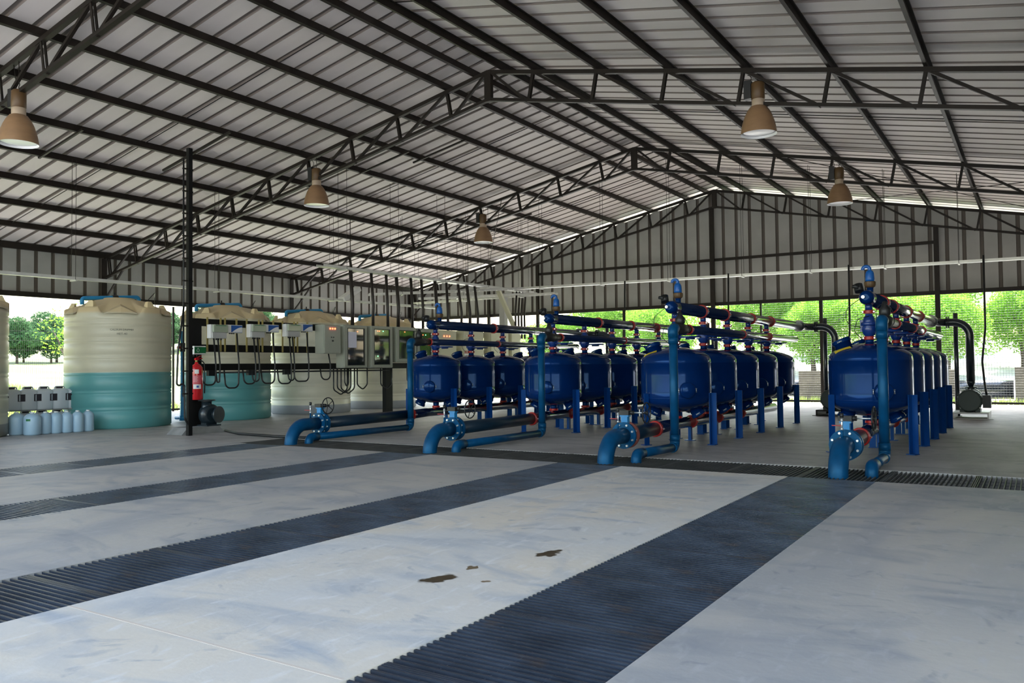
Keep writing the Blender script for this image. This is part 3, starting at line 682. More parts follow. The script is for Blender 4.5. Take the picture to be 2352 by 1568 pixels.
def store(label, loc, m, rz, pipe=True):
    t = thing('water_tank', label, 'tank', loc, group='round plastic storage tanks')
    g = MB(); seg = 120
    rings = [(RB-.05, 0, 0), (RB, .04, 0)]
    for z in (.46, .55, .91, .99, 1.38, 1.47, 1.81, 1.92, 2.25, 2.37, 2.70, 2.84):
        rings += [(RB, z-.03, 0), (RB-.022, z, 0), (RB, z+.03, 0)]
    rings += [(RB, 2.92, 0), (RB, 3.16, 1), (RB-.05, 3.19, 1), (RB-.38, 3.27, 2), (.75, 3.40, 0), (.40, 3.47, 0), (.38, 3.5, 0), (0, 3.52, 0)]
    for (r, z, k) in rings:
        for s in range(seg):
            a = 2*pi*s/seg; q = notch(a+rz); zz = z-(.17*q if k == 1 else .03*q if k == 2 else 0); rr = r-(.03*q if k == 1 else 0)
            g.v.append((rr*cos(a), rr*sin(a), zz))
    n = len(rings)
    for i in range(n-1):
        for s in range(seg):
            s2 = (s+1) % seg; g.face([i*seg+s, i*seg+s2, (i+1)*seg+s2, (i+1)*seg+s], True)
    g.build('shell', m, t)
    for k in range(5):
        a = 2*pi*(k+.5)/5-rz; d = Vector((cos(a), sin(a), 0)); nn = Vector((-sin(a), cos(a), 0))
        g = MB(); X = Matrix((nn, d, Vector((0, 0, 1)))).transposed().to_4x4(); X.translation = d*(RB-.22)
        po = [(-.16, 3.10), (.16, 3.10), (.075, 3.33), (.05, 3.36), (-.05, 3.36), (-.075, 3.33)]
        b = len(g.v)
        for y in (0, .09):
            for (u, z) in po: g.v.append(tuple(X @ Vector((u, y+(.10 if z < 3.2 else 0)*(y > 0), z))))
        g.face([b+i for i in range(6)]); g.face([b+6+i for i in range(6)][::-1])
        for i in range(6): j = (i+1) % 6; g.face([b+j, b+i, b+6+i, b+6+j])
        lg = g.build('lifting_lug', M['cream'], t)
        g = MB(); p = d*(RB-.225)+Vector((0, 0, 3.285)); g.cyl(p-d*.004, p+d*.10, .02, 10); g.build('lug_hole', M['blackp'], lg)
    # raised ribs of the lid (triangular facets)
    for k in range(5):
        a = 2*pi*k/5-rz; d = Vector((cos(a), sin(a), 0)); nn = Vector((-sin(a), cos(a), 0)); g = MB()
        P = [d*(RB-.03)-nn*.42+Vector((0, 0, 3.0)), d*(RB+.0)+Vector((0, 0, 3.02)), d*(RB-.03)+nn*.42+Vector((0, 0, 3.0)), d*(RB-.16)+Vector((0, 0, 3.21)), d*(RB-.7)+Vector((0, 0, 3.36))]
        g.v += [tuple(p) for p in P]; g.face([0, 1, 3]); g.face([1, 2, 3]); g.face([0, 3, 4]); g.face([3, 2, 4]); g.build('lid_facet', m, t)
    if pipe:
        g = MB(); g.tube(fillet([(-.25, -.9, 3.30), (-.25, -.9, 3.47), (-.25, .75, 3.60), (-.25, .75, 3.45)], .08), .055, 14); g.build('fill_pipe', M['bluepipe'], t)
        g = MB(); g.tube([(-.25, -.05, 3.52), (-.25, .1, 3.535)], .085, 10); g.tube([(-.25, .02, 3.52), (-.25, .02, 3.68)], .02, 6); g.build('fill_valve', M['blackp'], t)
        g = MB(); g.tube(fillet([(.55, .5, 3.45), (.3, .9, 3.72), (-.2, 1.2, 3.6), (-.3, 1.38, 2.9)], .3), .012, 6); g.build('level_cable', M['blackp'], t)
    return t
YT = [8.87, 13.2, 16.75, 20.3, 23.9]
LBL = ['cream plastic water tank cut off by the left frame edge', 'large cream tank with teal liquid in its lower half, beside the jerrycans', 'cream tank with teal liquid behind the fire extinguisher and white controllers',
       'pale cream tank without teal liquid behind the first control cabinet', 'smaller looking pale cream tank, furthest right in the tank row']
for i, y in enumerate(YT):
    t = store(LBL[i], (-21.3 if i else -21.35, y, 0), TM[[0, 1, 2, 3, 3][i]], [.55, .52, .52, .5, .5][i], pipe=i > 0)
    if i == 1:
        # handwriting on the shell, curved round it
        for s, z, w in (('CALSIUM DRIPMIX', 2.56, .07), ('HET-40', 2.45, .08)):
            o = fit_text(s, w, M['label_txt'], Matrix.Rotation(pi/2, 4, 'X'), 'handwriting', t, .001)
            for v in o.data.vertices:
                a = -.50+v.co.x/RB; v.co = Vector(((RB+.004-v.co.y*0)*cos(a), (RB+.004)*sin(a), z+v.co.z))
    if i in (1, ):
        pass
for i, (y, x) in enumerate(((14.98, -21.0), (12.55, -22.3))):
    t = thing('standpipe', ['sky blue vertical water pipe with a red valve between the two teal filled tanks', 'blue vertical water pipe at the left edge of the nearest teal filled tank'][i], 'pipe', (x, y, 0), group='blue standpipes between tanks')
    g = MB(); g.tube(fillet([(-.3, 0, .12), (0, 0, .12), (0, 0, 2.65)], .1), .05, 12); g.build('riser', M['bluepipe'], t)
    g = MB(); g.cyl((0, 0, 2.05), (0, 0, 2.3), .075, 12); g.build('valve_body', M['blackp'], t)
    g = MB(); g.bar((0, 0, 2.17), (-.02, -.16, 2.17), .05, .07); g.build('valve_handle', M['red'], t)
    g = MB(); g.cyl((0, 0, .05), (0, 0, .2), .08, 12); g.build('pipe_socket', M['bluepipe'], t)
# ------------------------------------------------------------------ jerrycans and bottles
def ray_floor(px, y):
    d = F+Rr*((px-1176)/FPX)-Ur*((y-784)/FPX); return Vector((0, 0, 1.5))+d*(-1.5/d.z)
bl = None
bx = [(38, 999.5, .175), (74, 1000, .19), (104, 997, .14), (128.5, 995.5, .14), (153, 994, .14), (178, 992.5, .14), (202, 990.5, .14)]
BN = ['leftmost', 'second from left, green label,', 'third from left', 'fourth from left', 'fifth from left', 'sixth from left', 'rightmost']
for i, (px, py, r) in enumerate(bx):
    p = ray_floor(px, py); d = Vector((p.x, p.y, 0)).normalized(); p = p+d*r
    H = .54 if i > 1 else .55
    t = thing('bottle', f'pale blue bottle on the floor before the jerrycans, {BN[i].strip(",")}', 'bottle', p, 0, 'pale blue bottles on the floor')
    t.location.z = 0
    g = MB(); g.lathe([(r*.86, 0), (r, .03), (r, H*.72), (r*.93, H*.80), (r*.62, H*.9), (.05, H*.94)], 24); g.build('body', M['jerry'], t)
    g = MB(); g.lathe([(.045, H*.93), (.045, H*.99), (0, H)], 14); g.build('cap', M['white'], t)
    g = MB(); g.tube(fillet([(-r*.6, 0, H*.88), (-r*.55, 0, H*.98), (-.05, 0, H*.98)], .04), .016, 8); g.build('handle', M['jerry'], t)
    if i == 1:
        aa = atan2(-p.y, -p.x)-.75; g = MB()
        for k in range(7):
            for z in (.34, .39):
                a = aa+k*.09; g.v.append(((r+.003)*cos(a), (r+.003)*sin(a), z))
        for k in range(6): g.face([2*k, 2*k+2, 2*k+3, 2*k+1])
        g.build('green_label', M['green'], t)
def jerrycan(lab, loc, rz, grp, w=.40, d=.30, h=.50):
    t = thing('jerrycan', lab, 'jerrycan', loc, rz, grp)
    g = MB()
    def rect(w_, d_, z, c=.05):
        P = [(w_/2-c, -d_/2), (w_/2, -d_/2+c), (w_/2, d_/2-c), (w_/2-c, d_/2), (-w_/2+c, d_/2), (-w_/2, d_/2-c), (-w_/2, -d_/2+c), (-w_/2+c, -d_/2)]
        b = len(g.v); g.v.extend([(x, y, z) for x, y in P]); return b
    bs = [rect(w*.94, d*.94, 0), rect(w, d, .03), rect(w, d, h*.80), rect(w*.86, d*.84, h*.90), rect(w*.52, d*.6, h*.95)]
    for a, b in zip(bs, bs[1:]):
        for i in range(8): g.face([a+i, a+(i+1) % 8, b+(i+1) % 8, b+i], True)
    g.face([bs[0]+i for i in range(8)][::-1]); g.face([bs[-1]+i for i in range(8)]); o = g.build('body', M['jerryw'], t)
    g = MB(); g.box(-.085, .07, -.035, .035, h*.95, h*1.02); g.build('cap', M['label'], t)
    g = MB(); g.tube(fillet([(-w*.3, 0, h*.9), (-w*.27, 0, h*1.03), (w*.27, 0, h*1.03), (w*.3, 0, h*.9)], .04), .017, 8); g.build('handle', M['jerryw'], t)
    return t
fx, fy = Vector((cos(.60), sin(.60), 0)), None
for k, (px, py) in enumerate([(52, 985), (89, 983), (120, 980), (155, 977)]):
    pass
dirn = None
pa = ray_floor(50, 993); pb = ray_floor(186, 985); pa.z = pb.z = 0
dirn = (pb-pa).normalized(); rzj = atan2(dirn.y, dirn.x)
dep = Vector((-dirn.y, dirn.x, 0))
pj = pa+dep*.25
L = (pb-pa).length
for k in range(4):
    p = pj+dirn*(L*(k+.42)/3.75)
    jerrycan(f'white jerrycan with a black cap in the lower tier behind the bottles, {ORD[k]} from left', p, rzj, 'white jerrycans in the lower tier')
pl = MB(); pl.box(-.25, L+.15, -.19, .19, 0, .02); o = pl.build('pallet_board', M['plinth']); o.location = pj+Vector((0, 0, .525)); o.rotation_euler.z = rzj
tag(o, 'thin grey board lying between the lower and upper tiers of white jerrycans', 'board')
nl = ['leftmost', 'second from left', 'third from left', 'fourth from left', 'rightmost']
for k in range(5):
    p = pj+dirn*(L*(k-.45)/3.75)+Vector((0, 0, .546))
    t = jerrycan(f'white jerrycan with black block labels in the upper tier, {nl[k]}', p, rzj, 'labelled jerrycans in the upper tier', h=.56)
    g = MB(); g.box(-.21, -.10, -.155, -.145, .22, .40); g.box(-.202, -.196, -.15, .13, .22, .40); g.build('black_label', M['label'], t)
    g = MB(); g.box(.10, .13, -.156, -.146, .22, .40); g.box(.13, .2, -.156, -.15, .385, .40); g.box(.13, .2, -.156, -.15, .22, .232); g.box(.194, .204, -.15, .13, .22, .40); g.build('label_frame', M['label'], t)
# ------------------------------------------------------------------ control rack
XK = -17.2
t = thing('control_rack', 'black steel frame of posts and beams carrying the controllers and cabinets', 'rack', (XK, 12.6, 0))
for (y, w, z1) in ((12.62, .13, 2.76), (19.6, .16, 2.5), (26.4, .12, 2.76)):
    g = MB(); g.box(-.07, .07, y-w-12.6, y+w-12.6, .0, z1); g.build('post', M['bsteel'], t)
for z0, z1 in ((2.58, 2.76), (1.95, 2.13), (1.49, 1.66)):
    g = MB(); g.box(-.04, .04, -.1, 13.9, z0, z1); g.build('beam', M['bsteel'], t)
g = MB(); g.tube([(0.08, .4, 1.44), (.08, 7.0, 1.44)], .022, 8); g.build('conduit', M['blackp'], t)
g = MB()
for k in range(2): g.box(-.02, .02, .0+k*.001, .001+k*.001, 0, .01)
# units
XF = XK+.06
U1 = [(12.89, 13.36, 2.64), (14.08, 14.55, 2.69), (15.27, 15.76, 2.74)]
U2 = [(13.41, 13.86, 2.66), (14.59, 15.05, 2.71), (15.80, 16.26, 2.77)]
WH = ['nearest the fire extinguisher', 'in the middle of three', 'nearest the grey cabinets']
for i, (y0, y1, zt_) in enumerate(U1):
    zt_ -= .02
    t = thing('controller', f'white controller box with tinted green cover, {WH[i]}', 'controller', (XF, y0, 0), group='controllers with tinted covers')
    w = y1-y0
    g = MB(); g.box(.02, .17, 0, w, zt_-.34, zt_); g.build('housing', M['white'], t, bevel=.008)
    g = MB(); g.box(.17, .235, .04, w, zt_-.19, zt_-.005); g.build('cover', M['clearg'], t, bevel=.012)
    g = MB(); g.box(.17, .21, .03, w-.03, zt_-.335, zt_-.2); g.build('lower_panel', M['lgrey'], t, bevel=.005)
    g = MB(); g.box(.236, .238, .1, w-.06, zt_-.035, zt_-.02); g.build('printed_strip', M['green'], t)
    g = MB(); [g.cyl((.1, w*(.3+.15*k), zt_-.34), (.1, w*(.3+.15*k), zt_-.38), .02, 8) for k in range(4)]; g.build('cable_gland', M['blackp'], t)
    for yy in (.0, w-.08):
        g = MB(); g.box(0, .02, yy, yy+.045, 1.96, 2.80); g.build('rail', M['brass'], t)
for i, (y0, y1, zt_) in enumerate(U2):
    zt_ -= .03
    t = thing('signal_box', f'small white box with a blue and white label, {WH[i]}', 'box', (XF, y0, 0), group='small boxes with blue arc labels')
    w = y1-y0
    g = MB(); g.box(.02, .15, 0, w, zt_-.20, zt_); g.build('housing', M['white'], t, bevel=.012)
    g = MB(); g.box(.15, .153, .10, w-.01, zt_-.185, zt_-.015); g.build('blue_label', M['labelblue'], t)
    g = MB(); pts = [(.12+.0*0, zt_-.18)]; n = 10
    po = [(.13+(w-.15)*k/n, zt_-.18+.125*sin(pi/2*k/n)) for k in range(n+1)]+[(w-.015, zt_-.18)]
    g.prism(po, .153, .156, 0); g.build('white_arc', M['white'], t)
    g = MB(); [g.cyl((.08, w*(.25+.13*k), zt_-.2), (.08, w*(.25+.13*k), zt_-.23), .02, 8) for k in range(3)]; g.build('cable_gland', M['blackp'], t)
    for yy in (.0, w-.1):
        g = MB(); g.box(0, .02, yy, yy+.045, 1.96, 2.80); g.build('rail', M['brass'], t)
# hanging cable loops under controllers
ci = 0
def cable(pts, r, lab, grp='black cables looping below the rack'):
    global ci
    ci += 1; g = MB(); g.tube(fillet(pts, .13, 6), r, 8); o = g.build('cable', M['blackp']); tag(o, lab, 'cable', grp); return o
LOOP = [(13.03, 12.70, 2.30, 1.14), (13.15, 13.1, 2.30, 1.20), (13.72, 13.35, 2.42, 1.05), (14.25, 13.92, 2.34, 1.14), (14.37, 14.2, 2.34, 1.2), (14.88, 14.5, 2.46, 1.14), (15.45, 15.05, 2.38, 1.12), (15.56, 15.4, 2.38, 1.2), (16.08, 15.62, 2.5, 1.17), (16.9, 16.6, 1.94, 1.2)]
for i, (ya, yb, z0, zl) in enumerate(LOOP):
    cable([(XF+.1, ya, z0), (XF+.16, ya+.02, 1.6), (XF+.16, (ya)+.0, zl), (XF+.14, yb, zl), (XF+.08, yb, 1.5)], .02, f'black cable looping below the controllers, {ORD[i]} counted away from the extinguisher')
for i, (ya, yb, zl) in enumerate([(17.05, 17.6, .80), (17.2, 17.75, .84), (17.35, 17.9, .82), (17.5, 17.65, 1.0), (18.02, 18.45, .92), (19.05, 19.55, .90), (20.3, 20.7, 1.0)]):
    cable([(XF+.15, ya, 1.52), (XF+.15, ya, zl+.1), (XF+.17, (ya+yb)/2, zl-.05), (XF+.15, yb, zl+.1), (XF+.15, yb, 1.52)], .02, f'black U shaped cable hanging below the glazed cabinets, {ORD[i]} from left')
for i, y in enumerate((13.0, 14.2, 15.4)):
    g = MB(); g.box(.05, .15, y-.1, y+.12, 1.36, 1.50); o = g.build('junction_box', M['blackp']); o.location.x = XK
    tag(o, f'small black junction box under the bottom beam, below controller {WH[i]}', 'box', 'black junction boxes')
# cabinets
def cabinet(lab, y0, y1, z0, z1, window=None, leds=0, m='grey', grp='electric cabinets on the rack', dep=.30, door=True):
    t = thing('cabinet', lab, 'cabinet', (XK+.05, y0, z0), group=grp)
    w, h = y1-y0, z1-z0
    g = MB(); g.box(0, dep, 0, w, 0, h); g.build('body', M[m], t, bevel=.01)
    if window:
        a, b, c, d = window  # y,z ranges in fractions
        g = MB()
        if door:
            y_0, y_1, z_0, z_1 = a*w, b*w, c*h, d*h
            g.box(dep, dep+.03, .02, y_0, .02, h-.02); g.box(dep, dep+.03, y_1, w-.02, .02, h-.02); g.box(dep, dep+.03, y_0, y_1, .02, z_0); g.box(dep, dep+.03, y_0, y_1, z_1, h-.02)
            dr = g.build('door', M[m], t)
            g = MB(); 
            for q in ((y_0, y_0+.02, z_0, z_1), (y_1-.02, y_1, z_0, z_1), (y_0, y_1, z_0, z_0+.02), (y_0, y_1, z_1-.02, z_1)): g.box(dep+.012, dep+.036, *q)
            g.build('window_gasket', M['blackp'], dr)
            g = MB(); g.box(dep+.005, dep+.016, y_0, y_1, z_0, z_1); g.build('window_pane', M['glass'], dr)
        return t
    g = MB(); g.box(dep, dep+.025, .02, w-.02, .02, h-.02); dr = g.build('door', M[m], t, bevel=.006)
    for k in range(leds):
        g = MB(); g.cyl((dep+.02, w*(.35+.14*k), h*.87), (dep+.04, w*(.35+.14*k), h*.87), .022, 10); g.build('indicator_lamp', M['led'], dr)
    return t
t = cabinet('small grey cabinet with three red lamps beside the controllers', 16.49, 17.15, 1.93, 2.74, leds=3, dep=.34)
g = MB()
for (y, z, s) in ((.28, .46, .02), (.36, .46, .02), (.33, .36, .03)): g.box(.36, .375, y-s, y+s, z-s*.7, z+s*.7)
g.build('switch', M['blackp'], t)
def inner(t, y0, w, z0, h, leds, paper=False, green=False):
    if paper:
        g = MB(); g.box(.325, .33, w*.17, w*.53, h*.47, h*.84); g.build('paper_sheet', M['paper'], t)
    for k, (fy, fz, c) in enumerate(leds):
        g = MB(); g.cyl((.318, w*fy, h*fz), (.326, w*fy, h*fz), .014, 8); g.build('indicator_lamp', M['ledg' if c == 'g' else 'led'], t)
t = cabinet('grey cabinet with a tall window and a sheet of paper taped inside', 17.31, 18.28, 1.52, 2.77, window=(.14, .88, .055, .93)); inner(t, 0, .97, 0, 1.25, [(.58, .85, 'r')], True)
t = cabinet('grey cabinet with a tall window glowing red and green, right of the papered one', 18.46, 19.43, 1.51, 2.78, window=(.12, .86, .075, .93)); inner(t, 0, .97, 0, 1.27, [(.3, .88, 'r'), (.38, .88, 'r'), (.55, .88, 'g'), (.3, .28, 'g')])
t = cabinet('grey cabinet with a window behind the first riser pipe', 19.61, 20.58, 1.68, 2.79, window=(.12, .9, .1, .91)); inner(t, 0, .9, 0, 1.1, [(.45, .87, 'r')])
t = cabinet('grey cabinet with a window, just right of the first riser', 20.66, 21.5, 1.6, 2.78, window=(.1, .8, .1, .9)); inner(t, 0, .8, 0, 1.1, [(.25, .88, 'r'), (.33, .88, 'r'), (.5, .88, 'g')])
for i, (y0, y1, ld, lab) in enumerate([(21.66, 22.75, 3, 'beige cabinet with red lamps behind the first filter tank of the leftmost row'), (23.15, 24.4, 3, 'beige cabinet with a red and white notice behind the second tank of the leftmost row'), (24.85, 26.05, 0, 'plain beige cabinet behind the third tank of the leftmost row'), (26.25, 26.9, 0, 'narrow beige cabinet at the far end of the rack')]):
    t = cabinet(lab, y0, y1, .9 if i else 1.2, 2.76+.02*i, leds=ld if i != 1 else 0, m='beige', grp='beige cabinets at the end of the rack')
    h = 2.76+.02*i-(.9 if i else 1.2)
    if i < 2:
        g = MB(); [g.box(.325, .34, .35+.25*k, .45+.25*k, h-.5, h-.4) for k in range(2)]; g.build('meter', M['blackp'], t)
    if i == 1:
        g = MB(); g.box(.326, .332, .05, .28, h-.95, h-.7); g.build('notice', M['white'], t); g = MB(); g.box(.332, .335, .05, .28, h-.8, h-.7); g.build('red_heading', M['red'], t)
# conduits rising from cabinets to tray
zt4 = 4.42
for i, (px, y) in enumerate([(796, 17.85), (841, 18.75), (874, 19.40), (897, 19.92), (928, 20.6), (950, 21.15), (978, 21.9), (1001, 22.5), (1026, 23.3), (1044, 23.8), (1060, 24.3)]):
    dx = random.uniform(-.03, .03)
    g = MB(); g.tube(fillet([(XK+.2+dx, y, 2.76), (XK+.2, y+.0, 3.4), (XK+.17+dx, y-.04-.1*(i > 7), zt4+.02*i*.3)], .8), .045 if i % 3 else .055, 10)
    o = g.build('conduit', mat('dark brown conduit', (.028, .022, .018), .45) if i == 0 else bpy.data.materials['dark brown conduit']); tag(o, f'dark conduit rising from the cabinets to the tray, {ORD[i]} from left', 'conduit', 'dark conduits above the cabinets')
for i in range(4):
    y = 27.0+.22*i
    g = MB(); g.tube(fillet([(XK+.1, y, 2.6), (XK+.12, y-.05, 3.6), (XK+.1, y+.1, 4.46)], .8), .04, 8); o = g.build('conduit', bpy.data.materials['dark brown conduit']); tag(o, f'dark conduit in the bundle below the tray corner, {ORD[i]} of four', 'conduit', 'bundle of conduits below the tray corner')
g = MB(); g.bar((XK, 27.4, 2.6), (XK, 25.9, 4.45), .17, .1); o = g.build('diagonal_brace', M['beige']); tag(o, 'pale diagonal prop leaning below the cable tray corner', 'prop')
g = MB(); g.box(-.12, .12, -.12, .12, 0, 4.4); o = g.build('tray_post', M['lgrey']); o.location = (XK-.6, 27.2, 0); tag(o, 'pale grey upright post behind the diagonal prop', 'post')
# ------------------------------------------------------------------ pole, extinguisher, green box, plinth and spare pump
t = thing('cable_pole', 'tall slim dark pole with rungs and cables reaching up to the roof', 'pole', (-16.5, 11.95, 0))
g = MB(); g.box(-.05, .05, -.05, .05, 0, 6.66); g.build('shaft', M['bsteel'], t)
g = MB(); g.tube([(-.02, -.14, .9), (-.02, -.14, 6.4)], .02, 8); g.build('side_conduit', M['blackp'], t)
for k in range(11):
    g = MB(); z = .95+k*.52; g.box(-.03, .02, -.17, .09, z, z+.03); g.build('bracket', M['steel'], t)
g = MB(); g.bar((-1.0, 0, 6.28), (1.2, .2, 6.9), .05, .05); g.build('head_arm', M['steel'], t)
g = MB(); g.tube(fillet([(0, -.14, 3.0), (.0, -.30, 1.9), (0, -.33, 1.1), (0, -.13, 1.25), (0, -.12, .4), (.02, .05, .1)], .15), .022, 8); g.build('loose_cable', M['blackp'], t)
g = MB()
po = [(-.55, 0), (-.38, .16), (.48, .16), (.66, 0)]
g.prism([(p[0], p[1]) for p in po], -.28, .28, 0)
o = g.build('plinth', M['plinth']); o.location = (-17.0, 12.45, 0); tag(o, 'low grey concrete plinth under the rack post and spare pump casing', 'plinth')
t = thing('fire_extinguisher', 'tall red fire extinguisher with white labels hanging on the rack post', 'fire extinguisher', (-16.93, 12.46, 0))
g = MB(); g.lathe([(.135, .80), (.15, .82), (.15, 1.50), (.14, 1.57), (.10, 1.62), (.045, 1.66), (.04, 1.70)], 28); g.build('cylinder', M['extred'], t)
g = MB(); g.cyl((0, 0, 1.69), (0, 0, 1.76), .03, 12); g.build('neck', M['brass'], t)
g = MB(); g.bar((0, -.02, 1.76), (0, .16, 1.79), .03, .02); g.bar((0, -.02, 1.79), (0, .13, 1.85), .03, .02); g.box(-.03, .03, -.04, .04, 1.74, 1.79); g.build('lever', M['extred'], t)
g = MB(); g.tube(fillet([(.0, .03, 1.76), (.02, .20, 1.7), (.06, .19, 1.3), (.10, .15, .95)], .1), .014, 8); g.build('hose', M['blackp'], t)
def patch(par, name, m, r, aa, a0, a1, z0, z1, n=8):
    g = MB()
    for k in range(n+1):
        a = aa+a0+(a1-a0)*k/n
        for z in (z0, z1): g.v.append((r*cos(a), r*sin(a), z))
    for k in range(n): g.face([2*k, 2*k+2, 2*k+3, 2*k+1])
    return g.build(name, m, par)
aa = atan2(-12.46, 16.93)
patch(t, 'brand_label', M['white'], .153, aa, -.25, .35, 1.42, 1.52)
lb = patch(t, 'instruction_label', M['pink'], .152, aa, -.6, .75, 1.18, 1.38)
for k, z in enumerate((1.36, 1.33, 1.30, 1.27, 1.24)): patch(lb, 'text_line', M['white'], .1535, aa, -.45, .1+.1*(k % 2), z-.006, z)
patch(t, 'service_label', M['white'], .154, aa, -.5, .7, 1.06, 1.17); patch(t, 'service_stamp', M['labelblue'], .155, aa, .0, .35, 1.09, 1.14)
t = thing('green_controller', 'small white box with a green front showing a white drop symbol, above the extinguisher', 'controller', (-16.95, 12.50, 1.88))
g = MB(); g.box(-.12, .12, -.18, .15, 0, .20); g.build('housing', M['white'], t, bevel=.01)
g = MB(); g.box(.12, .124, -.17, .145, .028, .175); lb = g.build('green_panel', M['green'], t)
g = MB(); n = 14; o_ = [( -.075+.03*sin(2*pi*k/n)*(1 if cos(2*pi*k/n) < .5 else .6), .095+(-.035*(-cos(2*pi*k/n)) if cos(2*pi*k/n) < 0 else .055*cos(2*pi*k/n))) for k in range(n)]
ring = [Vector((.127, y, z)) for y, z in o_]; g.tube(ring+[ring[0]], .0045, 6, cap=False); g.build('drop_symbol', M['white'], lb)
g = MB(); [g.cyl((0, -.1+.09*k, 0), (0, -.1+.09*k, -.05), .02, 8) for k in range(3)]; g.build('cable_gland', M['blackp'], t)
t = thing('pump_casing', 'dark spare pump casing with round flanges standing on the plinth', 'pump casing', (-16.95, 12.82, .16))
g = MB(); g.tube([(-.10, 0, .27), (-.06, 0, .27), (.10, 0, .27), (.14, 0, .27)], [.18, .25, .25, .16], 26); g.build('volute', M['pump'], t)
g = MB(); g.lathe([(.15, .27), (.12, .45), (.115, .58)], 20, c=(0, -.06, 0)); g.lathe([(.2, .60), (.2, .63)], 24, c=(0, -.06, 0)); g.lathe([(.115, .57), (.13, .60)], 20, c=(0, -.06, 0)); g.build('outlet', M['pump'], t)
g = MB(); g.cyl((.1, .05, .27), (.25, .08, .27), .11, 18); g.cyl((.24, .08, .27), (.28, .09, .27), .20, 24); g.build('inlet_flange', M['pump'], t)
g = MB(); g.box(-.2, .2, -.2, .2, 0, .03); g.box(-.1, .1, -.15, .15, .02, .1); g.build('foot', M['pump'], t)
g = MB(); g.tube([(-16.7, 13.1, .03), (-15.6, 12.6, .03), (-14.2, 12.45, .03), (-13.2, 12.52, .03)], .03, 8); o = g.build('floor_cable', M['blackp']); tag(o, 'black cable lying on the floor from the plinth to the channel', 'cable')
g = MB(); g.tube([(-16.9, 13.5, .015), (-13.5, 15.2, .015), (-10.8, 15.0, .015)], .012, 6); 
# ------------------------------------------------------------------ cable trays
def tray(lab, a, b, hang, w=.22, rungs=False):
    t = thing('cable_tray', lab, 'cable tray', a, group='hanging cable trays'); a = Vector(a); b = Vector(b); d = (b-a); L = d.length; dn = d.normalized(); s = dn.cross(Vector((0, 0, 1)))
    O = Vector((0, 0, 0)); g = MB()
    for k in (-1, 1): g.bar(s*k*w/2, d+s*k*w/2, .012, .075)
    if rungs:
        n = int(L/.22)
        for k in range(n): g.bar(dn*(k+.5)*.22-s*w/2-Vector((0, 0, .02)), dn*(k+.5)*.22+s*w/2-Vector((0, 0, .02)), .03, .012)
    else: g.bar(O-Vector((0, 0, .035)), d-Vector((0, 0, .035)), w, .004)
    g.build('channel', M['tray'], t)
    for h in hang:
        p = a+dn*h; zz = zt(p.x)+.02
        g = MB(); 
        for k in (-1, 1): g.tube([dn*h+s*k*(w/2+.03)-Vector((0, 0, .05)), dn*h+s*k*(w/2+.03)+Vector((0, 0, zz-p.z))], .006, 5)
        hg = g.build('hanger', M['steel'], t)
        g = MB(); g.bar(dn*h-s*(w/2+.07)-Vector((0, 0, .055)), dn*h+s*(w/2+.07)-Vector((0, 0, .055)), .05, .03); g.build('hanger_bar', M['tray'], hg)
    return t
tray('galvanised cable tray running above the grey cabinets toward the gable wall', (-17.0, 16.55, 4.42), (-17.0, 28.0, 4.46), [.9, 3.2, 5.6, 8.2, 11], .28)
tray('long galvanised cable tray crossing above the pumps along the back wall', (-17.0, 26.1, 4.44), (3.5, 26.1, 4.24), [1.6, 4.1, 6.6, 9.1, 11.2, 13.3, 15.2, 17.2, 19.3], .16)
tray('thin galvanised cable tray along the left side above the storage tanks', (-20.0, 3.0, 3.77), (-20.0, 26.0, 3.86), [8.2, 12.4, 17.0, 21.5], .12)
tray('slotted galvanised cable tray linking the left tray to the cabinet tray', (-20.0, 21.8, 4.12), (-16.2, 26.0, 4.42), [1.2, 3.6], .3, True)
tray('second slotted cable tray beside the linking one, nearer the gable wall', (-20.0, 24.6, 4.15), (-16.5, 27.6, 4.35), [1.5], .3, True)
tray('short slotted cable tray beyond the cabinets toward the left wall', (-22.0, 26.8, 4.2), (-15.5, 27.4, 4.3), [2.5, 5], .3, True)
t = thing('floodlight', 'small white tilted floodlight hanging near the left cable tray above the tanks', 'floodlight', (-20.0, 20.9, 4.0))
g = MB(); X = Matrix.Rotation(.5, 4, 'X'); g.box(-.16, .16, -.45, .45, 0, .16, X); g.build('housing', M['white'], t, bevel=.02)
g = MB(); g.box(-.13, .13, -.40, .40, -.01, .0, X); g.build('lens', M['lgrey'], t)
g = MB(); g.tube([(0, 0, .1), (0, 0, zt(-20.0)-4.0)], .015, 6); g.build('stem', M['steel'], t)
